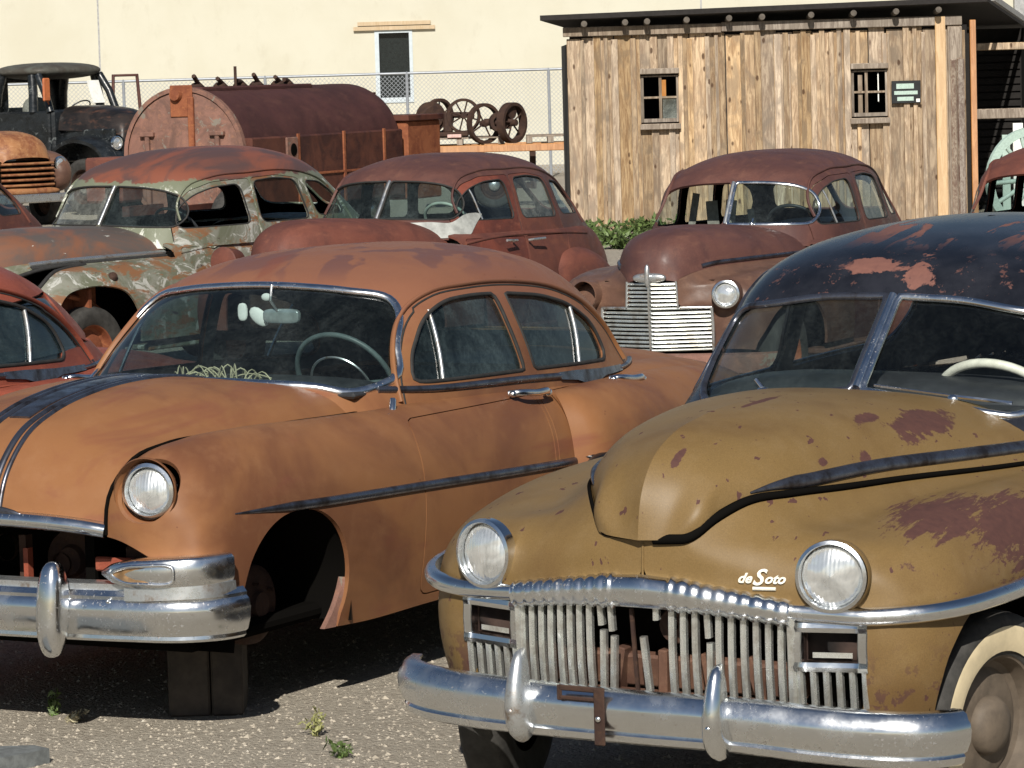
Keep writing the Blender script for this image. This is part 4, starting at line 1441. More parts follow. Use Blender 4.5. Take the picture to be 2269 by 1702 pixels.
def sweep_patch(poly, S, cond, h):
    """raised flat plaque of a given outline lying on a surface"""
    P = even(np.asarray(poly, float), .012, True)
    uv = S.inv(P, (0, 2), cond)
    a = pane(S, uv, -h, .03)
    n = len(P)
    A = S.ev(uv) + S.nrm(uv) * h; B = S.ev(uv) - S.nrm(uv) * .004
    a.add(np.concatenate([A, B]), [(i, (i + 1) % n, (i + 1) % n + n, i + n) for i in range(n)])
    return a
# ------------------------------------------------------------------ tan sedan with the black roof
def surface_text(txt, size, pos, nrm, upv, depth, name, m, parent, shear=.35, xs=1.0, offset=.0):
    cu = bpy.data.curves.new(name, 'FONT')
    cu.body = txt; cu.size = size; cu.extrude = depth; cu.shear = shear; cu.offset = offset; cu.resolution_u = 3
    cu.align_x = 'CENTER'; cu.align_y = 'CENTER'
    ob = bpy.data.objects.new(name, cu); C.objects.link(ob)
    dg = bpy.context.evaluated_depsgraph_get()
    me = bpy.data.meshes.new_from_object(ob.evaluated_get(dg))
    bpy.data.objects.remove(ob); bpy.data.curves.remove(cu)
    n = Vector(nrm).normalized(); u = Vector(upv); u = (u - n * u.dot(n)).normalized(); r = u.cross(n)
    mx = Matrix(((r.x * xs, u.x, n.x, pos[0]), (r.y * xs, u.y, n.y, pos[1]), (r.z * xs, u.z, n.z, pos[2]), (0, 0, 0, 1)))
    me.transform(mx)
    me.materials.clear(); me.materials.append(M(m))
    o = bpy.data.objects.new(name, me); C.objects.link(o); o.parent = parent
    return o

def bar_mesh(P0, P1, w, d, n=2, bow=0.0):
    """one grille tooth: rounded bar from P0 down to P1"""
    P0, P1 = np.asarray(P0, float), np.asarray(P1, float)
    t = np.linspace(0, 1, 9)[:, None]
    P = P0 * (1 - t) + P1 * t + np.array([1, 0, 0]) * (np.sin(t * PI) * bow)
    return sweep(P, [(-w / 2, -d), (w / 2, -d), (w / 2, d * .3), (w * .25, d), (-w * .25, d), (-w / 2, d * .3)], N=np.tile((1., 0, 0), (9, 1)), ang=30)

def tan_car():
    car = empty('two_tone_sedan', 'mustard tan sedan with black roof, toothed chrome grille and divided windshield', 'car', TAN_POSE)
    Cl, Lo, Hd, Tp, Bd = tan_clip(), tan_low(), tan_hood(), tan_top(), tan_body()
    pm = ['tan_paint', 'inner_dark']
    a = grid(Cl, 60, 44, .012)
    V = np.concatenate(a.V)
    build('front_fenders', a.both(), pm, car)
    arch = smooth([(.365, .36), (.368, .44), (.372, .52), (.352, .62), (.30, .69), (.22, .74), (.12, .772), (.0, .78), (-.14, .77), (-.27, .72), (-.37, .62), (-.42, .50), (-.43, .36)], 60)
    arch = np.concatenate([arch, [(-.43, .30), (.365, .30)]])
    lo = sheet(Lo, .03, holes=[arch_uv(Lo, np.clip(even(arch, .02, True), (-9, .30), (9, .765)), .405)])['']
    build('fender_skirt', lo.both(), pm, car)
    build('hood', grid(Hd, 60, 24, .02).both(), pm, car)
    # raised lip and centre crease
    cr = Cl.ev(np.stack([np.full(10, 1.0), np.linspace(.02, .30, 10)], 1)) * [1, 0, 1] + [.001, 0, 0]
    build('centre_crease', tube(cr, .004, 6, up=(0, 1, 0)), 'tan_paint', car)
    # hood side mouldings
    for sd in (1, -1):
        uv = np.stack([np.linspace(.0, .80, 50), np.full(50, .91)], 1)
        P = Hd.ev(uv) * [1, sd, 1]
        N = Hd.nrm(uv) * [1, sd, 1]
        sc = np.interp(np.arange(50), [0, 42, 49], [1, .95, .15])
        build('hood_moulding', ribbon(P, N, .046, .016, scale=np.stack([sc, sc], 1)), 'dark_chrome', car)
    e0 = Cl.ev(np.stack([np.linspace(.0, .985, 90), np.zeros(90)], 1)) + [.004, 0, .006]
    for sd in (1, -1): build('hood_gap_shade', tube(e0 * [1, sd, 1], .012 if sd > 0 else .005, 6, scale=np.interp(np.arange(90), [0, 60, 89], [.6, 1, 1.5])), 'inner_dark', car)  # solid black tube in place of the shade inside the hood seam
    # black greenhouse with divided windshield
    FR = lambda P: P[:, 0] > -1.8
    BK = lambda P: P[:, 0] < -2.8
    def wp(s):
        q = [(.018, 1.197), (.018, 1.474), (.26, 1.468), (.44, 1.438), (.575, 1.418), (.630, 1.375), (.638, 1.26), (.622, 1.165), (.56, 1.128), (.30, 1.165)]
        q = fillet([(a_ * s, b_) for a_, b_ in q], [.01, .015, .1, .1, .08, .08, .1, .06, .08, .1])
        return Tp.inv(even(q, .022, True), (1, 2), FR)
    wl, wr = wp(1), wp(-1)
    rw = Tp.inv(even(fillet([(-.34, 1.24), (-.30, 1.47), (-.02, 1.49), (-.02, 1.23)], .07), .03, True), (1, 2), BK)
    rw2 = Tp.inv(even(fillet([(.34, 1.24), (.30, 1.47), (.02, 1.49), (.02, 1.23)], .07), .03, True), (1, 2), BK)
    g1 = fillet([(-1.25, 1.12), (-1.32, 1.27), (-1.43, 1.40), (-1.60, 1.50), (-2.02, 1.52), (-2.06, 1.11)], [.05, .08, .08, .08, .04, .04])
    g2 = fillet([(-2.17, 1.11), (-2.14, 1.52), (-2.5, 1.51), (-2.82, 1.42), (-3.02, 1.26), (-2.96, 1.11)], [.04, .04, .1, .1, .08, .05])
    holes = [wl, wr, rw, rw2]; wins = []
    for cond in (LEFT, RIGHT):
        for g in (g1, g2):
            u = Tp.inv(even(g, .025, True), (0, 2), cond); holes.append(u); wins.append(u)
    top = sheet(Tp, .035, holes=holes, crop=lambda P: P[:, 2] > 1.0)['']
    build('roof', top, ['black_paint', 'headliner'], car)
    body = build('body', grid(Bd, 40, 24, .015).both(), ['black_paint', 'inner_dark'], car)
    deck = Loft(full([yz(-2.9, [(0, 1.04), (.3, 1.04), (.6, 1.0), (.66, .98)]), yz(-3.4, [(0, 1.06), (.28, 1.05), (.48, 1.0), (.55, .96)]), yz(-3.8, [(0, .98), (.22, .97), (.38, .94), (.45, .90)]),
                      yz(-4.15, [(0, .84), (.14, .83), (.24, .82), (.29, .80)]), yz(-4.3, [(0, .62), (.08, .62), (.12, .62), (.16, .62)])]), sgn=-1)
    build('trunk_lid', grid(deck, 24, 24, .015), ['black_paint', 'inner_dark'], car)
    for i, (u, mt) in enumerate(((wl, 'clean_glass'), (wr, 'clear_glass'))):
        w = build('windshield', pane(Tp, u, .010), mt, car)
        P3, N3 = loop_on(Tp, u)
        build('windshield_trim', ribbon(P3, N3, .028, .011, closed=True), 'chrome' if i == 0 else 'dark_chrome', w)
    P3, N3 = Tp.on(np.array([(0, 1.20), (0, 1.27), (0, 1.34), (0, 1.41), (0, 1.475)]), (1, 2), FR)
    build('windshield_post', ribbon(P3, np.tile((.8, 0, .5), (5, 1)), .030, .018), 'chrome', car)
    for u in (rw, rw2): build('rear_window', pane(Tp, u, .01), 'clear_glass', car)
    for u in wins:
        w = build('side_window', pane(Tp, u, .012), 'clear_glass', car)
        P3, N3 = loop_on(Tp, u)
        build('window_seal', ribbon(P3, N3, .014, .008, closed=True), 'dark_chrome', w)
    # wipers
    for s_ in (1, -1):
        y0 = .34 * s_
        wb = blob((-.96, y0, 1.178), (.022, .022, .016), 2.2, nu=12, nv=8)
        if s_ > 0: wb.merge(tube([(-.955, y0, 1.188), (-.96, y0 - .2, 1.205), (-.965, y0 - .28, 1.212)], .005, 5)).merge(tube([(-.955, y0, 1.188), (-.965, y0 + .2, 1.172)], .006, 5))
        else: wb.merge(tube([(-.955, y0, 1.19), (-.97, y0 - .03, 1.215)], .008, 6))
        build('wiper', wb, 'chrome', car)
    # belt moulding round the nose
    for sd in (1, -1):
        P = smooth([(.565, .445, .757), (.545, .56, .752), (.522, .67, .749), (.49, .745, .752), (.43, .82, .756), (.33, .882, .760), (.15, .930, .765), (-.2, .956, .767), (-.7, .952, .767), (-1.10, .935, .767)], 70) * [1, sd, 1]
        N = np.array([(.9, .3 * sd, 0)] * 70)
        T_ = np.gradient(P, axis=0); N = np.cross(T_, (0, 0, 1)) * sd * 1.0
        N = np.where((N[:, 1] * sd < 0)[:, None], -N, N); N[:, 2] = 0
        build('belt_moulding', ribbon(P, N, .052, .022, sink=.012), 'chrome', car)
    # toothed grille: scalloped header, bars, lamp boxes
    gr = empty_part('grille', car)
    n = 130
    yy = np.linspace(-.452, .452, n)
    hx = np.interp(np.abs(yy), [0, .2, .45], [.632, .618, .572]); hz = np.interp(np.abs(yy), [0, .12, .25, .45], [.806, .800, .786, .757])
    P = np.stack([hx, yy, hz], 1)
    rib = 1 + .16 * np.abs(np.sin((yy / .037) * PI)) * (np.abs(yy) > .09) * 1.0
    wide = np.interp(np.abs(yy), [0, .12, .2, .45], [1.18, 1.1, .95, .85])
    build('grille_header', sweep(P, [(-.02, -.040), (.012, -.044), (.028, -.026), (.034, 0), (.026, .024), (.006, .038), (-.02, .036)], scale=np.stack([rib, rib * wide], 1), ang=60), 'chrome', gr)
    rb_ = np.random.RandomState(11)
    def gx(y): return float(np.interp(abs(y), [0, .2, .45, .64], [.612, .600, .556, .505]))
    ys = [-.438 + .0355 * k for k in range(10)] + [.085 + .0365 * k for k in range(10)]
    broken = {9: (.66, .8), 8: (.675, .7), 13: (.66, .6)}
    for i, y in enumerate(ys):
        x = gx(y)
        jy = rb_.normal(0, .0014)
        zt = float(np.interp(abs(y), [0, .2, .45], [.775, .76, .73])); zb = .462
        if i in broken:
            zc, am = broken[i]
            b1 = bar_mesh((x, y, zt), (x - .004, y + .004 * am, zc + .01), .0195, .012)
            b1.merge(bar_mesh((x - .006, y + .010 * am, zc - .005), (x - .012, y + jy, zb), .0195, .012))
        else:
            b1 = bar_mesh((x, y, zt), (x - .012, y + jy, zb), .0195, .012, bow=.008)
        build('grille_bar', b1, 'grille_bar', gr)
    build('grille_bar', bar_mesh((.60, -.052, .74), (.585, -.040, .44), .012, .006), 'iron_rust', gr)
    build('grille_bar', bar_mesh((.605, -.012, .66), (.59, .002, .462), .0195, .012), 'grille_bar', gr)
    build('grille_bar', bar_mesh((.615, .038, .775), (.612, .036, .715), .0195, .012), 'grille_bar', gr)
    # scalloped foot of the bars
    n = 150
    yy = np.linspace(-.64, .64, n)
    P = np.stack([np.array([gx(y) - .012 for y in yy]), yy, np.full(n, .452)], 1)
    rib = 1 + .35 * np.abs(np.sin(yy / .0365 * PI))
    build('grille_foot', sweep(P, [(-.015, -.014), (.010, -.012), (.014, .002), (.008, .012), (-.015, .012)], scale=np.stack([rib, np.ones(n)], 1), ang=60), 'dull_chrome', gr)
    for sd in (1, -1):
        lb = empty_part('parking_light', car)
        def q(y, z, o=0.): return (gx(y) + .006 + o, y * sd, z)
        fr = Acc()
        for (ya, yb, za, zb2) in ((.45, .665, .700, .728), (.45, .665, .585, .612), (.45, .478, .612, .700), (.635, .665, .612, .700)):
            m_ = 6
            yv = np.linspace(ya, yb, m_)
            V = []
            for y in yv:
                x = gx(y)
                for (dx, z) in ((-.02, za), (.016, za), (.020, (za + zb2) / 2), (.016, zb2), (-.02, zb2)): V.append((x + dx, y * sd, z))
            F = []
            for i in range(m_ - 1):
                for j in range(5): F.append((i * 5 + j, i * 5 + (j + 1) % 5, (i + 1) * 5 + (j + 1) % 5, (i + 1) * 5 + j))
            F += [(0, 1, 2, 3, 4), tuple(5 * (m_ - 1) + k for k in (4, 3, 2, 1, 0))]
            fr.merge(Acc().add(V, F, ang=30))
        build('lamp_frame', fr, 'chrome', lb)
        V = [(gx(y) - .03, y * sd, z) for y, z in ((.478, .612), (.635, .612), (.635, .70), (.478, .70))]
        V += [(gx(y) + .0, y * sd, z) for y, z in ((.478, .612), (.635, .612), (.635, .70), (.478, .70))]
        build('lamp_socket', Acc().add(V, [(0, 1, 2, 3), (0, 1, 5, 4), (1, 2, 6, 5), (2, 3, 7, 6), (3, 0, 4, 7)]), 'inner_brown', lb)
        V2 = Acc().add([(gx(y) - .006, y * sd, z) for y, z in ((.50, .622), (.612, .622), (.612, .638), (.50, .638))], [(0, 1, 2, 3)])
        build('lamp_glass', V2, 'grille_bar', lb)
        for k in range(6):
            y = .468 + .0365 * k
            build('lower_grille_bar', bar_mesh((gx(y) + .004, y * sd, .588), (gx(y) - .008, y * sd, .465), .0195, .012), 'grille_bar', gr)
        build('grille_side_post', bar_mesh((gx(.448) + .012, .447 * sd, .745), (gx(.448) - .002, .447 * sd, .455), .026, .014), 'grille_bar', gr)
    # headlights
    for sd in (1, -1):
        headlight(car, (.553, .570 * sd, .866), (.975, .20 * sd, .05), r=.092, ring=.106, deep=.03)
        build('headlight_bucket', lathe([(.104, -.03), (.107, .0), (.101, .010)], 40, (.545, .575 * sd, .866), (.975, .20 * sd, .05), ang=60), 'tan_paint', car)
    # bumper
    path = smooth([(.47, -.875, .45), (.55, -.84, .45), (.62, -.75, .45), (.672, -.58, .45), (.70, -.35, .45), (.712, 0, .45), (.70, .35, .45), (.672, .60, .438), (.62, .80, .43), (.55, .89, .425), (.47, .925, .42)], 70)
    pr = [(-.03, -.088), (.004, -.090), (.018, -.080), (.022, -.062), (.016, -.054), (.028, -.046), (.040, -.015), (.042, .015), (.036, .036), (.028, .044), (.022, .060), (.002, .072), (-.028, .070), (-.03, .062), (.0, .05), (.01, 0), (.0, -.07), (-.03, -.08)]
    tw = 1 + .018 * np.sin(np.linspace(0, 9, 70)) 
    bp = build('front_bumper', sweep(path, pr, ang=42, scale=np.stack([np.ones(70), tw], 1)), 'chrome', car)
    for (y, mt) in ((.285, 'chrome'), (-.36, 'dull_chrome')):
        gd = Acc()
        P = smooth([(.715, y, .36), (.755, y, .40), (.765, y, .47), (.755, y, .54), (.73, y, .60), (.70, y, .615)], 22)
        sc = np.interp(np.linspace(0, 1, 22), [0, .1, .4, .7, .9, 1], [.8, 1.0, 1.0, .72, .5, .22])
        gd.merge(sweep(P, [(-.036, -.05), (.036, -.05), (.036, .0), (.024, .020), (.008, .030), (-.008, .030), (-.024, .020), (-.036, 0)], N=np.tile((1., 0, .1), (22, 1)), scale=np.stack([sc, sc], 1), ang=45))
        gd.merge(blob((.788, y - .002, .445), (.010, .012, .012), 2, nu=10, nv=8))
        build('bumper_guard', gd, mt, bp)
    build('bumper_bolt', blob((.632, .80, .455), (.014, .014, .014), 2, nu=12, nv=8), 'chrome', bp)
    lc = Acc()
    lc.merge(box(.754, .762, -.10, -.065, .36, .53, .003)).merge(box(.752, .760, -.215, -.065, .515, .532, .003)).merge(box(.752, .760, -.215, -.10, .488, .500, .003)).merge(box(.752, .760, -.222, -.206, .485, .532, .003))
    lb_ = build('licence_bracket', lc, 'iron_rust', car)
    build('bracket_bolt', blob((.766, -.083, .44), (.007, .009, .009), 2, nu=10, nv=8), 'chrome', lb_)
    # script badge on the left of the nose
    bn = Cl.nrm(Cl.inv(np.array([(.36, .848)]), (1, 2), lambda P: P[:, 0] > .45))[0]
    def sp(y, z):
        P3, N3 = Cl.on(np.array([(y, z)]), (1, 2), lambda P: P[:, 0] > .45, off=.004)
        return P3[0], N3[0]
    em = empty_part('script_badge', car)
    for (t, y, sz, dz) in (('de', .315, .040, 0), ('S', .353, .066, .002), ('oto', .402, .040, -.001)):
        P3, N3 = sp(y, .852 + dz)
        surface_text(t, sz, P3, N3, (0, 0, 1), .003, 'badge_letters', 'white_plastic', em, shear=.4, xs=1.05, offset=.0012)
    P3, N3 = sp(.375, .825)
    e = np.cross((0, 0, 1), N3); e /= np.linalg.norm(e)
    build('badge_bar', tube([P3 - e * .034, P3 + e * .034], .0055, 6), 'white_plastic', em)
    P3, N3 = S_on = Cl.on(np.array([(-.62, .93)]), (0, 2), lambda P: P[:, 1] > .7, off=.004)
    surface_text('Custom', .045, P3[0], N3[0], (0, 0, 1), .002, 'fender_script', 'dull_chrome', em, shear=.35)
    # behind the grille
    bk = Acc()
    bk.merge(box(.36, .40, -.60, .60, .40, .80)).merge(box(-4.0, .34, -.78, .78, .30, .34)).merge(box(-.98, -.92, -.80, .80, .3, .97))
    for s_ in (1, -1): bk.merge(box(-.92, .36, min(.52 * s_, .55 * s_), max(.52 * s_, .55 * s_), .34, .92))
    build('chassis', bk, 'inner_dark', car)
    rd = Acc()
    rd.merge(box(.47, .53, -.46, .46, .44, .475, .008)).merge(box(.42, .46, -.44, .44, .475, .58, .008, rot=rmat('Y', .25)))
    for k in range(5): rd.merge(box(.44, .50, -.32 + .15 * k, -.29 + .15 * k, .46, .60, .004, rot=rmat('X', -.35 + .17 * k)))
    build('radiator_support', rd, 'brown_rust', car)
    build('grille_shaft', lathe([(.012, -.05), (.012, .02), (.05, .02), (.055, .01), (.05, 0)], 20, (.50, .05, .68), (1, 0, 0)), 'iron_rust', car)
    # wheels
    for sd in (1, -1):
        wheel(car, (0.0, .805 * sd, .34), r=.345, w=.16, rim='brown_tyre_wall', cap='brown_tyre_wall', side=sd, wall='cream_paint', name='front_wheel', steer=R(-12) * sd)
        wheel(car, (-3.05, .78 * sd, .34), r=.345, w=.16, rim='brown_tyre_wall', side=sd, name='rear_wheel')
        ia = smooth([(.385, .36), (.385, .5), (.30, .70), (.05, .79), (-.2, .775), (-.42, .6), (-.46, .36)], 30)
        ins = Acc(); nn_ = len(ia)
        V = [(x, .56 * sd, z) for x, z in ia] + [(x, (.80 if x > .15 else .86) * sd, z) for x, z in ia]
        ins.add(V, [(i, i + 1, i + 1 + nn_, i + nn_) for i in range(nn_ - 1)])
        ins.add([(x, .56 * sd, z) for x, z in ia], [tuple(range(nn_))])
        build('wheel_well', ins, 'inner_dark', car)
    # cabin
    build('dashboard', blob((-1.30, 0, 1.08), (.18, .68, .13), 5, 3, nu=40, nv=14), 'dash_dark', car)
    build('cowl_shelf', box(-1.2, -1.0, -.6, .6, 1.10, 1.14, .01), 'dash_dark', car)
    bench(car, -1.95, .66, .48, .92, m='interior_teal'); bench(car, -2.95, .66, .48, .94, m='interior_teal')
    steering_wheel(car, (-1.40, .335, 1.095), r=.215, tilt=R(40), m='white_plastic', thick=.016, spokes=2)
    build('cowl', box(-1.16, -.98, -.73, .73, .92, .985, .02), 'black_paint', car)
    return car
simple('pale_primer', (.34, .35, .33), .7, var=.3, scale=9)
# ------------------------------------------------------------------ 1930s-40s sedans of the second row
W1 = [(-1.11, 1.185), (-1.17, 1.33), (-1.31, 1.425), (-1.50, 1.475), (-1.78, 1.49), (-1.85, 1.185)]
W2 = [(-1.97, 1.185), (-1.93, 1.50), (-2.20, 1.515), (-2.46, 1.49), (-2.57, 1.185)]
W3 = [(-2.68, 1.20), (-2.58, 1.475), (-2.84, 1.455), (-3.05, 1.36), (-3.13, 1.20)]

def forties(name, label, pose, roof, hoodm, side, fend, doorm=None, rfm=None, top=None, clip=None, hood=None, glass=('glass', 'glass'), chrome_ws=False, missing=(), wheels=True, arch=None, group=None, ww=1.04, wx=0.):
    car = empty(name, label, 'car', pose, group)
    Tp, Cl, Hd, Bd, Rf = top or f_top(), clip or f_clip(), hood or f_hood(), f_body(), f_rfender()
    FR = lambda P: P[:, 0] > -1.7
    BK = lambda P: P[:, 0] < -2.7
    def wp(s):
        q = [(.016, 1.205), (.016, 1.487), (.26, 1.482), (.42, 1.46), (.52, 1.415), (.565, 1.33), (.575, 1.25), (.55, 1.195), (.30, 1.20)]
        return Tp.inv(even(fillet([(a * s * (1 + (ww - 1) * min(1, a / .5)), b) for a, b in q], [.01, .012, .1, .08, .08, .08, .06, .07, .1]), .025, True), (1, 2), FR)
    wl, wr = wp(1), wp(-1)
    rws = [Tp.inv(even(fillet([(.44 * s, 1.24), (.38 * s, 1.45), (.02 * s, 1.48), (.02 * s, 1.23)], .07), .03, True), (1, 2), BK) for s in (1, -1)]
    holes = [wl, wr] + rws; wins = []
    for cond in (LEFT, RIGHT):
        for k, g in enumerate((W1, W2, W3)):
            u = Tp.inv(even(fillet(g, .07), .025, True) + [[wx, 0]], (0, 2), cond); holes.append(u); wins.append((k, u))
    dtop = [(-1.02, 1.04), (-1.05, 1.20), (-1.12, 1.35), (-1.27, 1.46), (-1.48, 1.515), (-1.875, 1.525), (-1.915, 1.04)]
    dtop2 = [(-1.925, 1.04), (-1.885, 1.525), (-2.2, 1.535), (-2.47, 1.50), (-2.56, 1.40), (-2.66, 1.04)]
    regs = [(nm, Tp.inv(even(fillet(g, .04), .03, True), (0, 2), LEFT)) for nm, g in (('front_door', dtop), ('rear_door', dtop2))]
    tp = sheet(Tp, .045, holes=holes, regions=regs, gap=.006, crop=lambda P: P[:, 2] > 1.035)
    dm = doorm or side
    build('roof', tp[''], [roof, 'inner_dark'], car)
    d1 = [(-1.02, 1.05), (-1.0, .90), (-1.0, .36), (-1.84, .36), (-1.90, .70), (-1.915, 1.05)]
    d2 = [(-1.925, 1.05), (-1.91, .70), (-1.85, .36), (-2.30, .36), (-2.42, .62), (-2.60, .86), (-2.66, 1.05)]
    regs = [(nm, Bd.inv(even(fillet(g, .03), .03, True), (0, 2))) for nm, g in (('front_door', d1), ('rear_door', d2))]
    bd = sheet(Bd, .045, regions=regs, gap=.006)
    a = Acc().merge(bd['']).merge(bd[''].mirror()).merge(bd['front_door'].mirror()).merge(bd['rear_door'].mirror())
    build('body', a, [side, 'inner_dark'], car)
    for nm in ('front_door', 'rear_door'):
        d = build(nm, Acc().merge(tp[nm]).merge(bd[nm]), [dm if nm == 'front_door' else side, 'inner_dark'], car)
        if 'handles' not in missing:
            x0 = -1.58 if nm == 'front_door' else -2.02
            s_ = 1 if nm == 'front_door' else -1
            hd = tube([(x0 - .09 * s_ * (1 if nm == 'front_door' else 1), .765, 1.015), (x0 - .09 * s_, .80, 1.02), (x0 + .09 * s_, .81, 1.025)], .011, 6)
            build('door_handle', hd, 'dull_chrome', d)
    dk = Loft(full([yz(-2.9, [(0, 1.15), (.3, 1.14), (.5, 1.12), (.58, 1.09)]), yz(-3.4, [(0, 1.16), (.25, 1.15), (.40, 1.12), (.46, 1.09)]), yz(-3.75, [(0, 1.05), (.16, 1.04), (.26, 1.01), (.32, .98)]),
                    yz(-3.98, [(0, .84), (.06, .84), (.1, .83), (.14, .82)]), yz(-4.0, [(0, .5), (.1, .5), (.2, .5), (.28, .5)])]), sgn=-1)
    build('trunk_lid', grid(dk, 20, 20, .012), [side, 'inner_dark'], car)
    # belt crease
    for sd, cond in ((1, LEFT), (-1, RIGHT)):
        P3, N3 = Bd.on(smooth([(-1.0, 1.015), (-1.5, 1.055), (-2.1, 1.065), (-2.7, 1.055), (-3.1, 1.04)], 26), (0, 2))
        build('belt_moulding', ribbon(P3 * [1, sd, 1], N3 * [1, sd, 1], .022, .008), side, car)
        P3, N3 = Tp.on(smooth([(-1.13, 1.24), (-1.155, 1.36), (-1.27, 1.485), (-1.5, 1.55), (-1.9, 1.565), (-2.25, 1.57), (-2.6, 1.53), (-2.9, 1.44), (-3.1, 1.29), (-3.2, 1.12)], 44), (0, 2), cond)
        build('drip_rail', ribbon(P3, N3, .018, .014), roof, car)
    for i, (u, mt) in enumerate(((wl, glass[0]), (wr, glass[1]))):
        P3, N3 = loop_on(Tp, u)
        if mt:
            w = build('windshield', pane(Tp, u, .012), mt, car)
            build('windshield_frame', ribbon(P3, N3, .026 if (chrome_ws and i == 0) else .014, .008, closed=True), 'chrome' if (chrome_ws and i == 0) else 'rubber', w)
    P3, N3 = Tp.on(np.array([(0, 1.205), (0, 1.27), (0, 1.34), (0, 1.41), (0, 1.487)]), (1, 2), FR)
    build('windshield_post', ribbon(P3, np.tile((.8, 0, .5), (5, 1)), .028, .014), 'dull_chrome', car)
    for u in rws: build('rear_window', pane(Tp, u, .01), 'clear_glass', car)
    for j, (k, u) in enumerate(wins):
        P3, N3 = loop_on(Tp, u, -.004)
        seal = ribbon(P3, N3, .012, .006, closed=True)
        if ('side', k) in missing: build('window_seal', seal, 'rubber', car); continue
        w = build('side_window', pane(Tp, u, .012), 'dusty_glass' if k == 1 and j < 3 else 'clear_glass', car)
        build('window_seal', seal, 'rubber', w)
        if k == 0:
            cnd = LEFT if j < 3 else RIGHT
            P3, N3 = Tp.on(np.linspace((-1.32, 1.42), (-1.37, 1.19), 8), (0, 2), cnd, off=-.006)
            build('vent_bar', ribbon(P3, N3, .014, .006), 'dull_chrome', w)
    # hood, fenders
    build('hood', grid(Hd, 40, 34, .015), [hoodm, 'inner_dark'], car)
    ar = smooth([(.44, .38), (.42, .52), (.35, .64), (.22, .725), (.05, .76), (-.12, .745), (-.27, .67), (-.37, .55), (-.41, .38)] if arch is None else arch, 50)
    ar = np.concatenate([ar, [(ar[-1][0], .30), (ar[0][0], .30)]])
    holes = [arch_uv(Cl, even(ar, .025, True), .46, lambda P: (P[:, 1] > .6) & (P[:, 2] < .9))]
    if 'lamps' in missing:
        holes.append(Cl.inv(np.array([.53, .87]) + circ(.115, 30), (1, 2), lambda P: P[:, 0] > .25))
    cl = sheet(Cl, .04, holes=holes)['']
    build('front_fender', cl, [fend, 'inner_dark'], car)
    build('front_fender', cl.mirror(), [fend, 'inner_dark'], car)
    rar = smooth([(-2.56, .36), (-2.58, .50), (-2.66, .62), (-2.80, .69), (-2.95, .70), (-3.12, .66), (-3.24, .56), (-3.30, .45), (-3.32, .36)], 40)
    rar = np.concatenate([rar, [(-3.32, .30), (-2.56, .30)]])
    rf = sheet(Rf, .04, holes=[arch_uv(Rf, even(rar, .025, True), .43)])['']
    build('rear_fender', rf, [rfm or fend, 'inner_dark'], car)
    build('rear_fender', rf.mirror(), [rfm or fend, 'inner_dark'], car)
    build('running_board', Acc().merge(box(-2.45, -.45, .70, .88, .34, .38, .01)).merge(box(-2.45, -.45, -.88, -.70, .34, .38, .01)), fend, car)
    # floor, firewall, seats
    ch = Acc().merge(box(-3.7, .45, -.66, .66, .36, .42)).merge(box(-.98, -.92, -.70, .70, .4, 1.02)).merge(box(.30, .34, -.40, .40, .4, .86))
    for s_ in (1, -1): ch.merge(box(-.92, .34, min(.36 * s_, .40 * s_), max(.36 * s_, .40 * s_), .4, .86))
    build('chassis', ch, 'inner_dark', car)
    build('dashboard', blob((-1.18, 0, 1.09), (.16, .60, .10), 5, 3, nu=36, nv=12), 'dash_dark', car)
    bench(car, -1.95, .58, .50, .98, m='seat_grey'); bench(car, -2.85, .56, .50, .98, m='interior_teal')
    steering_wheel(car, (-1.42, .34, 1.17), r=.19, tilt=R(40), m='white_plastic' if 'pale_wheel' in missing else 'dash_dark', thick=.012)
    if wheels:
        for sd in (1, -1):
            wheel(car, (.02, .70 * sd, .35), r=.345, side=sd, rim='orange_rust', cap=None, name='front_wheel')
            wheel(car, (-2.93, .70 * sd, .35), r=.345, side=sd, rim='orange_rust', cap=None, name='rear_wheel')
    return car, dict(Tp=Tp, Cl=Cl, Hd=Hd, Bd=Bd)

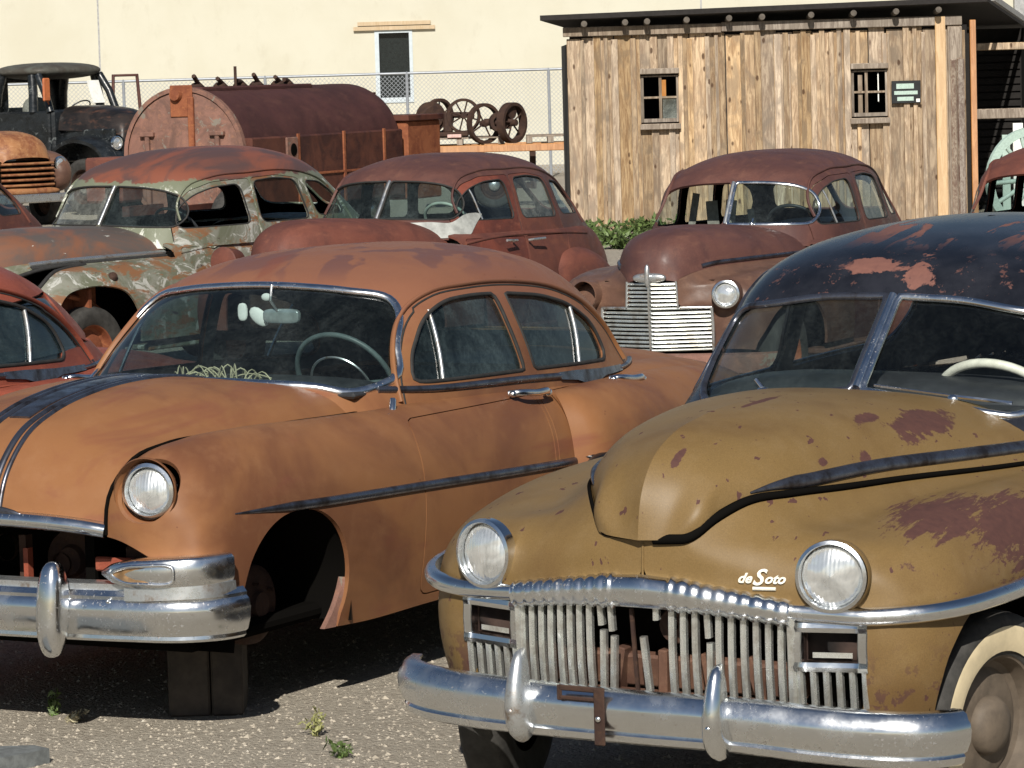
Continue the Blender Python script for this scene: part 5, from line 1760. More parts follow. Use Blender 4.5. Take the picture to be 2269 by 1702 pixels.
def row_two():
    # right: brown sedan with the horizontal-bar grille
    car, S = forties('brown_sedan', 'brown rusty sedan with a tall horizontal-bar chrome grille parked before the shed', BROWN_POSE,
                     'maroon_rust', 'maroon_rust', 'maroon_rust', 'brown_rust', glass=('clear_glass', None), chrome_ws=True, clip=f_clip(-.05, nose=.11), hood=f_hood(-.05))
    g = empty_part('grille', car)
    for k in range(17):
        z = .875 - .027 * k
        w = .165 if z > .715 else .37
        yy = np.linspace(-w, w, 25)
        x = -.05 + np.where(np.abs(yy) < .16, .665 - .32 * np.abs(yy), .614 - .45 * (np.abs(yy) - .16)) - (.01 if z > .7 else .0) - .03 * (.88 - z)
        P = np.stack([x, yy, np.full(25, z)], 1)
        build('grille_bar', sweep(P, [(-.012, -.008), (.006, -.008), (.012, -.002), (.011, .004), (.004, .008), (-.012, .007)], ang=30), 'grille_bar', g)
    build('grille_divider', sweep(np.array([(.618, 0, .90), (.622, 0, .75), (.615, 0, .58), (.605, 0, .44)]), [(-.012, -.006), (.012, -.006), (.006, .010), (-.006, .010)], N=np.tile((1., 0, 0), (4, 1))), 'chrome', g)
    for s in (1, -1):
        ed = Acc().merge(tube([(.48, .38 * s, .715), (.475, .385 * s, .60), (.46, .38 * s, .43)], .012, 6)).merge(tube([(.56, .19 * s, .718), (.48, .38 * s, .715)], .010, 6)).merge(tube([(.568, .17 * s, .89), (.565, .178 * s, .72)], .008, 6))
        build('grille_surround', ed, 'dull_chrome', g)
    build('grille_back', box(.40, .42, -.38, .38, .42, .89), 'inner_dark', g)
    nb = blob((.60, 0, .915), (.03, .115, .032), 3, 2.4, nu=24, nv=12)
    nb.merge(blob((.64, 0, .93), (.022, .018, .075), 2.4, nu=12, nv=10))
    build('hood_emblem', nb, 'dull_chrome', car)
    for s in (1, -1):
        if s > 0: headlight(car, (.525, .495 * s, .800), (.97, .18 * s, .05), r=.076, ring=.092)
        build('headlight_pod', lathe([(.090, -.22), (.100, -.1), (.098, .0), (.092, .008)], 30, (.515, .495 * s, .800), (.97, .18 * s, .05), ang=60), 'brown_rust', car)
        u = np.stack([np.linspace(.02, .78, 40), np.full(40, .975 if s > 0 else .025)], 1)
        P, N = loop_on(S['Hd'], u)
        build('hood_moulding', ribbon(P, N, .030, .014), 'dark_chrome', car)
    path = smooth([(.42, -.90, .36), (.58, -.80, .36), (.70, -.5, .36), (.74, 0, .36), (.70, .5, .36), (.58, .80, .36), (.42, .90, .36)], 40)
    build('front_bumper', sweep(path, [(-.02, -.07), (.02, -.06), (.03, 0), (.02, .06), (-.02, .07)], ang=50), 'pink_rust', car)
    wp_ = blob((-.90, .20, 1.20), (.018, .018, .02), 2.2, nu=10, nv=8)
    build('wiper', wp_.merge(tube([(-.90, .2, 1.2), (-.93, .2, 1.24)], .006, 5)), 'chrome', car)
    sc = Acc()
    rr = np.random.RandomState(5)
    for y in (-.46, -.33, -.20, -.02):
        sc.merge(box(-1.5, -1.49, y, y + rr.uniform(.04, .09), 1.1, 1.28 + rr.uniform(0, .15), 0, rot=rmat('X', rr.uniform(-.3, .3))))
    build('torn_lining', sc, 'seat_grey', car)
    # centre: red-brown sedan
    car, S = forties('rust_sedan', 'red-brown rusted sedan with bulging rear fender between the green sedan and the shed corner', RED_POSE,
                     'maroon_rust', 'red_rust', 'red_rust', 'red_rust', doorm='red_door_rust', rfm='red_rust', missing=('pale_wheel',))
    for s in (1, -1):
        build('headlight_bucket', lathe([(.02, -.26), (.09, -.16), (.112, 0), (.10, .01), (0, .012)], 24, (.45, .50 * s, .93), (1, 0, 0), ang=50), 'red_rust', car)
    build('grille', box(.56, .66, -.17, .17, .46, .88, .03), 'iron_rust', car)
    pp = fillet([(.20, 1.10), (.22, 1.172), (.45, 1.178), (.575, 1.165), (.615, 1.24), (.66, 1.24), (.665, 1.06), (.3, 1.05)], .03)
    uvp = S['Tp'].inv(even(pp, .02, True), (1, 2), lambda P: P[:, 0] > -1.7)
    build('bare_cowl_patch', pane(S['Tp'], uvp, -.004), 'pale_primer', car)
    # left: green and orange sedan
    arch = [(.40, .38), (.40, .55), (.38, .70), (.30, .80), (.14, .845), (-.05, .84), (-.2, .79), (-.29, .68), (-.33, .55), (-.34, .38)]
    car, S = forties('patchwork_sedan', 'peeling green, white and orange-roofed sedan wreck with open window holes and no headlights', GREEN_POSE,
                     'green_roof', 'green_hood', 'green_paint', 'green_paint', glass=('glass', 'dusty_glass'), missing=(('side', 0), ('side', 1), ('side', 2), 'lamps', 'handles'),
                     top=f_top(.045, .045), clip=f_clip(-.02, 1.04, .03), hood=f_hood(0, 1.02, .0), arch=arch, ww=1.11, wx=.03)
    for s in (1, -1):
        hole = np.array([.53, .87]) + circ(.115, 30)
        P, N = S['Cl'].on(hole, (1, 2), lambda P: P[:, 0] > .25)
        build('headlight_opening_rim', tube(P * [1, s, 1], .016, 6, closed=True), 'rubber', car)
        u = np.stack([np.linspace(.04, .66, 40), np.full(40, .045)], 1)
        P, N = loop_on(S['Cl'], u)
        P, N = P * [1, s, 1] + [0, 0, .012], N * [1, s, 1]
        build('hood_moulding', ribbon(P, N, .034, .016, flat=True), 'dull_chrome', car)
        build('moulding_groove', ribbon(P + [0, .022 * s, -.022], N, .022, .010), 'rubber', car)
        P, N = S['Cl'].on(np.array([(-.12, .90)]), (0, 2), lambda P: (P[:, 1] > .5))
        build('marker_knob', lathe([(0, .03), (.025, .026), (.035, .01), (.036, 0)], 16, P[0] * [1, s, 1], N[0] * [1, s, 1]), 'iron_rust', car)
    build('grille_shell', box(.50, .62, -.17, .17, .46, .88, .03), 'iron_rust', car)
    hn = Acc()
    hn.merge(box(.02, .05, .58, .76, .6, .82)).merge(box(-.2, .3, .56, .60, .5, .9)).merge(tube([(.2, .7, .78), (-.1, .62, .72), (-.25, .66, .60)], .02, 6))
    build('inner_panel', hn, 'orange_rust', car)
    # far left tail and far right nose of two more wrecks
    X0, Y0 = -6.05, 27.6
    forties('maroon_sedan', 'dark red sedan cut by the left photo edge, only its sloping tail in view', (X0, Y0, .50, 0, 0, 0), 'red_rust', 'red_rust', 'red_rust', 'red_rust')
    forties('rust_coupe', 'brown-red car at the right photo edge in front of the open shed side', (1.12 + 2.22, 23.75, .398, 0, .01, 0), 'red_rust', 'red_rust', 'red_rust', 'red_rust', glass=('clear_glass', None))
    return
# ------------------------------------------------------------------ trucks and the tank at the back of the lot
rustmat('black_truck_paint', (.018, .022, .026), (.008, .009, .010), (.05, .055, .06), rough=.3, amt=.6, sc=3, paint=(.10, .11, .11), spec=.5)
rustmat('truck_roof', (.11, .115, .10), (.07, .06, .05), (.16, .15, .13), rough=.55)
rustmat('truck_hood', (.035, .028, .026), (.012, .012, .013), (.12, .055, .035), rough=.35, amt=.8, sc=1.6)
simple('orange_box', (.42, .12, .04), .6, var=.15)

def black_truck():
    t = empty('black_truck', 'black flatbed truck without window glass, hood pointing right, standing behind the rusty tank', 'truck', (-7.35, 62.6, R(-50), 0, 0, 0))
    B = 'black_truck_paint'
    # local: x forward, y left. visible side is the truck's right side (y < 0)
    cab = Acc()
    cab.merge(box(-1.35, .05, -.82, -.76, .75, 1.78, .03)).merge(box(-1.35, .05, .76, .82, .75, 1.78, .03))
    cab.merge(box(-1.40, -1.34, -.80, .80, .75, 1.85, .02)).merge(box(-.02, .12, -.78, .78, .8, 1.80, .04))
    build('cab_lower', cab, B, t)
    for s in (1, -1):
        build('cab_pillar', tube([(-1.34, .79 * s, 1.75), (-1.30, .77 * s, 2.1), (-1.20, .74 * s, 2.42)], .10, 8, up=(0, 1, 0)), B, t)
        build('cab_pillar', tube([(.06, .78 * s, 1.76), (-.08, .76 * s, 2.1), (-.28, .72 * s, 2.40)], .07, 8, up=(0, 1, 0)), B, t)
        build('cab_pillar', tube([(-.35, .80 * s, 1.76), (-.37, .77 * s, 2.1), (-.42, .74 * s, 2.40)], .08, 8, up=(0, 1, 0)), B, t)
    pl = Acc()
    pl.merge(box(-1.40, -1.34, -.75, -.45, 1.8, 2.4, .02)).merge(box(-1.40, -1.34, .45, .75, 1.8, 2.4, .02)).merge(box(-1.40, -1.34, -.5, .5, 2.28, 2.42, .02))
    build('cab_back', pl, B, t)
    build('cab_roof', blob((-.80, 0, 2.47), (.68, .82, .15), 4.5, 2.3, nu=48, nv=16), 'truck_roof', t)
    hd = Loft(full([yz(.05, [(0, 1.86), (.35, 1.84), (.60, 1.72), (.68, 1.45)]), yz(.7, [(0, 1.84), (.31, 1.81), (.52, 1.68), (.60, 1.42)]), yz(1.2, [(0, 1.76), (.27, 1.73), (.46, 1.60), (.54, 1.38)]),
                    yz(1.45, [(0, 1.62), (.24, 1.60), (.40, 1.50), (.48, 1.34)]), yz(1.52, [(0, 1.2), (.22, 1.2), (.36, 1.2), (.44, 1.2)])]), sgn=1)
    build('hood', grid(hd, 20, 20, .01), 'truck_hood', t)
    sdp = Acc().merge(box(.05, 1.40, -.60, -.52, .9, 1.46, .02)).merge(box(.05, 1.40, .52, .60, .9, 1.46, .02)).merge(box(1.38, 1.50, -.5, .5, .8, 1.3, .02))
    build('engine_side', sdp, B, t)
    for s in (1, -1):
        V = []
        pr = smooth([(.15, .80), (.30, 1.12), (.62, 1.27), (1.05, 1.27), (1.42, 1.12), (1.62, .82)], 24)
        f = sweep(np.stack([pr[:, 0], np.full(24, .75 * s), pr[:, 1]], 1), [(-.24, -.02), (.24, -.06), (.25, 0), (.12, .05), (-.12, .06), (-.24, .03)], N=np.stack([np.gradient(pr[:, 1]) * -1, np.zeros(24), np.gradient(pr[:, 0])], 1), ang=60)
        build('fender', f, B, t)
        wheel(t, (.88, .78 * s, .48), r=.48, w=.22, side=s, rim='iron_rust', name='front_wheel')
        wheel(t, (-2.9, .85 * s, .48), r=.48, w=.3, side=s, rim='iron_rust', name='rear_wheel')
        headlight(t, (1.55, .66 * s, 1.22), (1, 0, 0), r=.1, ring=.12)
        build('running_board', box(-1.3, .1, (.72 if s > 0 else -.98), (.98 if s > 0 else -.72), .62, .68, .01), B, t)
    build('frame_rails', Acc().merge(box(-4.2, 1.5, -.42, .42, .62, .78, .01)).merge(box(-4.2, -1.45, -1.1, 1.1, .98, 1.06, .01)), B, t)
    build('seat', box(-1.25, -.75, -.7, .7, .95, 1.25, .06), 'dash_dark', t)
    steering_wheel(t, (-.42, .34, 1.80), r=.22, tilt=R(50), m='dash_dark')
    door = Acc().merge(box(.02, .60, .0, .05, .85, 1.72, .03)).merge(tube([(.02, .02, 1.7), (.05, .02, 2.36), (.55, .02, 2.36), (.60, .02, 1.7)], .035, 6, up=(0, 1, 0)))
    d = build('open_door', door.xf(Matrix.Translation((-.05, .80, 0)) @ Matrix.Rotation(R(80), 4, 'Z')), 'maroon_rust', t)
    build('side_mirror', Acc().merge(box(.12, .17, -1.02, -.86, 1.95, 2.35, .02)).merge(tube([(.05, -.80, 1.9), (.14, -.95, 2.0)], .015, 6)), 'orange_box', t)
    build('windshield_remnant', box(-.14, -.12, .35, .62, 1.88, 2.30, 0, rot=rmat('Y', -.35)), 'white_rag', t)
    build('seat_back', blob((-.95, -.2, 1.75), (.16, .25, .28), 2.6, nu=18, nv=10), 'seat_grey', t)

def pickup():
    t = empty('old_pickup', 'brown and copper pickup truck with a five-bar horizontal grille at the left photo edge', 'truck', (-7.95, 57.4, -.75, 0, 0, 0))
    hd = Loft(full([yz(-1.0, [(0, 1.50), (.40, 1.47), (.68, 1.36), (.76, 1.12)]), yz(-.4, [(0, 1.52), (.37, 1.49), (.60, 1.37), (.67, 1.12)]), yz(.1, [(0, 1.50), (.33, 1.47), (.52, 1.34), (.58, 1.10)]),
                    yz(.40, [(0, 1.42), (.30, 1.39), (.46, 1.27), (.52, 1.08)]), [(.55, 0, 1.28), (.54, .27, 1.26), (.50, .42, 1.17), (.48, .48, 1.05)], [(.60, 0, 1.10), (.59, .25, 1.09), (.56, .40, 1.07), (.52, .46, 1.02)]]), sgn=1)
    build('hood', grid(hd, 24, 24, .01), 'copper_paint', t)
    for k in range(5):
        z = 1.0 - .085 * k
        yy = np.linspace(-.5, .5, 21)
        P = np.stack([.62 - .22 * yy**2 * 1.6, yy, np.full(21, z)], 1)
        build('grille_bar', sweep(P, [(-.03, -.022), (.02, -.018), (.03, 0), (.02, .018), (-.03, .022)], ang=60), 'copper_paint', t)
    build('grille_back', box(.40, .46, -.5, .5, .55, 1.05), 'inner_dark', t)
    build('valance', blob((.50, 0, .56), (.14, .62, .07), 3, 2.4, nu=24, nv=10), 'copper_paint', t)
    for s in (1, -1):
        build('front_fender', blob((-.05, .72 * s, .86), (.66, .24, .34), 2.6, 2.4, rot=rmat('Y', R(6)), nu=30, nv=18), 'brown_rust', t)
        headlight(t, (.52, .66 * s, .98), (1, .1 * s, 0), r=.095, ring=.12)
        wheel(t, (-.05, .74 * s, .36), r=.37, side=s, rim='iron_rust', name='front_wheel')
        wheel(t, (-2.9, .74 * s, .36), r=.37, side=s, rim='iron_rust', name='rear_wheel')
    cab = Dome([(.9, -.95, -2.2, .80, 4, 4), (1.4, -1.02, -2.2, .80, 4, 4), (1.65, -1.15, -2.15, .74, 4, 4), (1.82, -1.3, -2.0, .60, 3, 3), (1.88, -1.5, -1.8, .3, 2.4, 2.4), (1.89, -1.62, -1.66, .01, 2, 2)], camber=.04, xm=-1.6)
    u = cab.inv(even(fillet([(-.55, 1.42), (-.50, 1.68), (.50, 1.68), (.55, 1.42)], .06), .04, True), (1, 2), lambda P: P[:, 0] > -1.5)
    c = sheet(cab, .06, holes=[u])['']
    build('cab', c, ['brown_rust', 'inner_dark'], t)
    build('windshield', pane(cab, u), 'dusty_glass', t)
    build('cargo_box', Acc().merge(box(-3.9, -2.25, -.75, .75, .75, .80)).merge(box(-3.9, -2.25, -.80, -.75, .6, 1.15)).merge(box(-3.9, -2.25, .75, .80, .6, 1.15)), 'brown_rust', t)
    build('front_bumper', box(.62, .68, -.8, .8, .38, .52, .02), 'dull_chrome', t)

def tank_truck():
    a = .42
    t = empty('tank_trailer', 'rusty cylindrical fuel tank body with a pinkish round end plate and valve row on top', 'tank', (-4.02, 45.2, a, 0, 0, 0))
    zc, r = 1.32, .83
    L = 4.7
    n = 48
    th = np.linspace(0, 2 * PI, n, endpoint=False)
    prof = [(0, .03), (r * .5, .025), (r * .93, .0), (r, -.02), (r * 1.0, -.05)]
    build('end_plate', lathe(prof, n, (.03, 0, zc), (1, 0, 0)), 'pink_rust', t)
    build('end_rim', lathe([(r * .97, .02), (r * 1.035, .02), (r * 1.035, -.06), (r * .97, -.06)], n, (.03, 0, zc), (1, 0, 0)), 'pink_rust', t)
    body = lathe([(r, -.04), (r * 1.005, -.06), (r, -.08)] + [(r * (1 + (.004 if k % 2 else 0)), -.1 - (L - .3) * k / 12) for k in range(13)] + [(r * .97, -L + .1), (r * .8, -L - .02), (0, -L - .06)], n, (.03, 0, zc), (1, 0, 0), ang=50)
    build('tank_shell', body, 'tank_rust', t)
    for s in (1, -1):
        build('end_bracket', Acc().merge(box(.04, .10, .50 * s - .03, .50 * s + .03, .62, 1.62, .01)).merge(box(.04, .11, .50 * s - .10, .50 * s + .10, 1.56, 1.62, .01)), 'pink_rust', t)
    build('end_hatch', Acc().merge(box(.05, .07, -.16, .16, 1.80, 2.20, .01)).merge(lathe([(0, .06), (.07, .055), (.085, .0)], 16, (.08, -.06, 2.08), (1, 0, 0))).merge(box(.05, .10, .10, .18, 1.3, 2.05, .01)), 'orange_rust', t)
    tr = Acc().merge(box(-3.1, -.05, -.24, .24, 2.10, 2.17, .02))
    build('top_walkway', tr, 'tank_rust', t)
    for k in range(6):
        x = -.35 - [0, .62, 1.15, 1.6, 2.2, 2.45][k]
        v = Acc().merge(lathe([(0, .08), (.05, .07), (.09, .03), (.08, -.06)], 12, (x, 0, 2.15), (0, 0, 1))).merge(tube([(x - .16, 0, 2.16), (x + .02, .03, 2.22), (x + .16, .05, 2.31 - .04 * (k % 3))], .03, 6, up=(0, 1, 0)))
        build('valve', v, 'iron_rust', t)
    build('vent_pipe', tube([(-1.2, .1, 2.1), (-1.2, .1, 2.42)], .022, 6), 'iron_rust', t)
    sk = Acc()
    sk.merge(box(-4.4, -.05, .78, .92, .62, 1.52, .02))
    build('side_skirt', sk, 'deep_rust', t)
    sk2 = Acc().merge(box(-4.4, -.05, -.92, -.78, .62, 1.52, .02))
    build('side_skirt', sk2, 'deep_rust', t)
    ln = Acc()
    for x in (-1.3, -2.6, -3.8): ln.merge(box(x - .03, x + .03, .915, .94, .62, 1.54, .004))
    ln.merge(box(-4.4, -.05, .915, .938, 1.0, 1.03, .004))
    build('skirt_ribs', ln, 'orange_rust', t)
    build('filler_panel', box(-1.25, -.95, .915, .95, 1.15, 1.50, .01), 'pink_rust', t)
    build('filler_hole', lathe([(0, .012), (.08, .01), (.085, 0)], 16, (-1.12, .948, 1.34), (0, 1, 0)), 'inner_dark', t)
    cb = Acc().merge(box(-5.6, -4.55, .15, .92, .55, 1.62, .02))
    build('rear_cabinet', cb, 'orange_rust', t)
    build('cabinet_top', Acc().merge(box(-5.65, -4.5, .10, .96, 1.62, 1.70, .01)).merge(box(-4.95, -4.88, .2, .26, 1.7, 2.02)).merge(box(-4.75, -4.69, .2, .26, 1.7, 1.95)), 'deep_rust', t)
    build('frame_rails', Acc().merge(box(-5.6, .9, -.42, -.32, .55, .72)).merge(box(-5.6, .9, .32, .42, .55, .72)), 'deep_rust', t)
    build('front_box', box(-.1, .55, -1.15, -.62, .75, 1.32, .03), 'red_rust', t)
    for s in (1, -1):
        wheel(t, (-3.9, .62 * s, .45), r=.45, w=.25, side=s, rim='iron_rust')
        wheel(t, (.3, .8 * s, .45), r=.45, w=.22, side=s, rim='iron_rust')
# ------------------------------------------------------------------ the yard: wall, fence, shed, iron wheels, weeds, gravel
@mat('stucco')
def _():
    s = NT('stucco')
    f = s.noise(.5, 5, .6); g = s.noise(2.2, 6, .7, src=s.mp(scale=(1, 1, .6)))
    c = s.mix(s.ramp(f, .35, .7), (.565, .545, .455), (.53, .505, .41))
    c = s.mix(s.ramp(g, .52, .74, 0, .5), c, (.47, .44, .35))
    s.bump(s.noise(60, 4, .7), .2, .01)
    return s.set(c, .95, 0, .1)

def woodmat(name, a, b, c3, knots=True, zs=.35, sc=7.):
    def fn():
        s = NT(name)
        oi = s.n('ShaderNodeObjectInfo')
        gm = s.n('ShaderNodeNewGeometry')
        # per-island (board) variation
        rnd = gm.outputs['Random Per Island']
        off = s.n('ShaderNodeCombineXYZ'); s.l(s.math('MULTIPLY', rnd, 37), off.inputs[0]); s.l(s.math('MULTIPLY', rnd, 91), off.inputs[2])
        v = s.n('ShaderNodeVectorMath', operation='ADD'); s.l(s.tc, v.inputs[0]); s.l(off.outputs[0], v.inputs[1])
        f = s.noise(sc, 6, .7, src=s.mp(scale=(3.2, 3.2, zs), src=v.outputs[0]), dist=.8)
        g = s.noise(2.6, 4, .6, src=s.mp(scale=(1.5, 1.5, .8), src=v.outputs[0]), dist=1.0)
        col = s.mix(s.ramp(f, .36, .62), a, b)
        col = s.mix(s.ramp(g, .46, .66, 0, .8), col, c3)
        br = s.ramp(rnd, 0, 1, .62, 1.32, smooth=False)
        hs = s.n('ShaderNodeHueSaturation'); s.l(col, hs.inputs['Color']); s.l(br, hs.inputs['Value'])
        sat = s.math('FRACT', s.math('MULTIPLY', rnd, 7.3)); s.l(s.ramp(sat, 0, 1, .7, 1.15, smooth=False), hs.inputs['Saturation'])
        col = hs.outputs[0]
        if knots:
            vo = s.n('ShaderNodeTexVoronoi'); s.l(s.mp(scale=(7.5, 1, 3.6), src=v.outputs[0]), vo.inputs[0]); vo.inputs['Scale'].default_value = 1.0
            k = s.math('MULTIPLY', s.ramp(s.math('ADD', vo.outputs['Distance'], s.math('MULTIPLY', s.noise(30, 3, .6), .12)), .16, .26, 1, 0), s.ramp(s.sep(vo.outputs['Color'])[0], .40, .45))
            col = s.mix(s.math('MULTIPLY', k, .85), col, (.06, .03, .018))
        s.bump(f, .4, .01)
        return s.set(col, .85, 0, .15)
    MATS[name] = fn
woodmat('plank', (.52, .385, .245), (.27, .18, .11), (.24, .18, .125))
woodmat('lintel_wood', (.56, .45, .32), (.46, .35, .23), (.5, .4, .28), knots=False)
woodmat('plank_light', (.56, .38, .20), (.45, .28, .13), (.50, .33, .17), knots=False)
woodmat('plank_grey', (.34, .28, .22), (.17, .13, .10), (.20, .16, .12), knots=False)
woodmat('plank_orange', (.50, .24, .09), (.36, .16, .06), (.42, .21, .09), knots=False)
woodmat('bark_board', (.16, .11, .085), (.30, .25, .20), (.10, .06, .05), knots=False, zs=1.5, sc=11)
simple('wood_tail', (.10, .085, .07), .9)
simple('roof_dark', (.018, .015, .014), .9)
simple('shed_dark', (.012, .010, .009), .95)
simple('trim_blue', (.50, .56, .60), .6, var=.06)
simple('window_dark', (.012, .016, .016), .25)
simple('galvanised', (.30, .32, .35), .45, .3, var=.1)
simple('sign_black', (.012, .014, .016), .4)
simple('sign_pale', (.40, .52, .46), .5, var=.12, scale=40)
simple('concrete', (.42, .38, .30), .9)
simple('slate', (.13, .14, .14), .8, var=.3, scale=22, bump=.4)
simple('leaf', (.085, .13, .035), .6, var=.5, scale=12)
simple('leaf_dry', (.30, .30, .12), .7, var=.4, scale=12)
simple('pink_block', (.60, .40, .36), .7)
simple('grey_post', (.33, .33, .33), .6)

def wall_building():
    w = empty('stucco_building', 'long cream stucco building wall with one narrow window under a wooden lintel', 'building', loc=(0, 85, 0))
    # wall around the window opening
    x0, x1, z0, z1 = -2.98, -2.17, 1.66, 3.26
    a = Acc()
    for (xa, xb, za, zb) in ((-40, x0, 0, 9), (x1, 40, 0, 9), (x0, x1, 0, z0), (x0, x1, z1, 9)):
        a.merge(box(xa, xb, 0, .3, za, zb))
    build('wall', a, 'stucco', w)
    build('roof', box(-40, 40, .3, 14, 8.7, 9.0), 'concrete', w)
    build('side_wall', Acc().merge(box(-40, -39.7, .3, 14, 0, 8.7)).merge(box(39.7, 40, .3, 14, 0, 8.7)), 'stucco', w)
    for x in (-9.5, 4.7): build('wall_joint', box(x - .02, x + .02, -.006, 0, 0, 9), 'grey_post', w)
    win = empty_part('window', w)
    fr = Acc().merge(box(x0 - .03, x0 + .07, -.03, .12, z0 - .1, z1 + .02)).merge(box(x1 - .03, x1 + .05, -.03, .12, z0 - .1, z1 + .02)).merge(box(x0 + .07, x1 - .03, -.03, .12, z1 - .06, z1 + .02)).merge(box(x0 + .07, x1 - .03, -.03, .12, z0 - .1, z0 + .02))
    build('window_frame', fr, 'trim_blue', win)
    build('window_panes', box(x0, x1, .14, .15, z0, z1), 'window_dark', win)
    ln = empty_part('lintel', w)
    build('lintel_board', box(-3.40, -1.68, -.08, -.002, 3.38, 3.47), 'lintel_wood', ln)
    build('lintel_board', box(-3.50, -1.58, -.09, -.004, 3.27, 3.36), 'lintel_wood', ln)
    build('downpipe', box(12.05, 12.35, -.25, -.01, 0, 9), 'grey_post', w)
    # fading stains are part of the stucco

def fence():
    Y = 75.
    f = empty('chain_link_fence', 'grey chain-link fence with pipe top rail in front of the cream wall', 'fence', loc=(0, Y, 0))
    H_ = 2.24
    for k in range(-7, 8):
        x = .94 + 2.95 * k
        build('fence_post', lathe([(.032, 0), (.032, H_ + .02), (0, H_ + .05)], 10, (x, 0, 0), (0, 0, 1)), 'galvanised', f)
    build('top_rail', tube([(-19.7, 0, H_), (21.6, 0, H_ + .02)], .028, 8), 'galvanised', f)
    a = Acc(); V = []; F = []
    d = .09; w = .0055
    x = -14.
    while x < 6.0:
        for s in (1, -1):
            xa, xb = (x, x + 2.1) if s > 0 else (x + 2.1, x)
            b = len(V); o = .004 * s
            V += [(xa - w, o, .1), (xa + w, o, .1), (xb + w, o, .1 + 2.1), (xb - w, o, .1 + 2.1)]
            F.append((b, b + 1, b + 2, b + 3))
        x += d
    a.add(V, F)
    build('chain_link', a, 'galvanised', f)

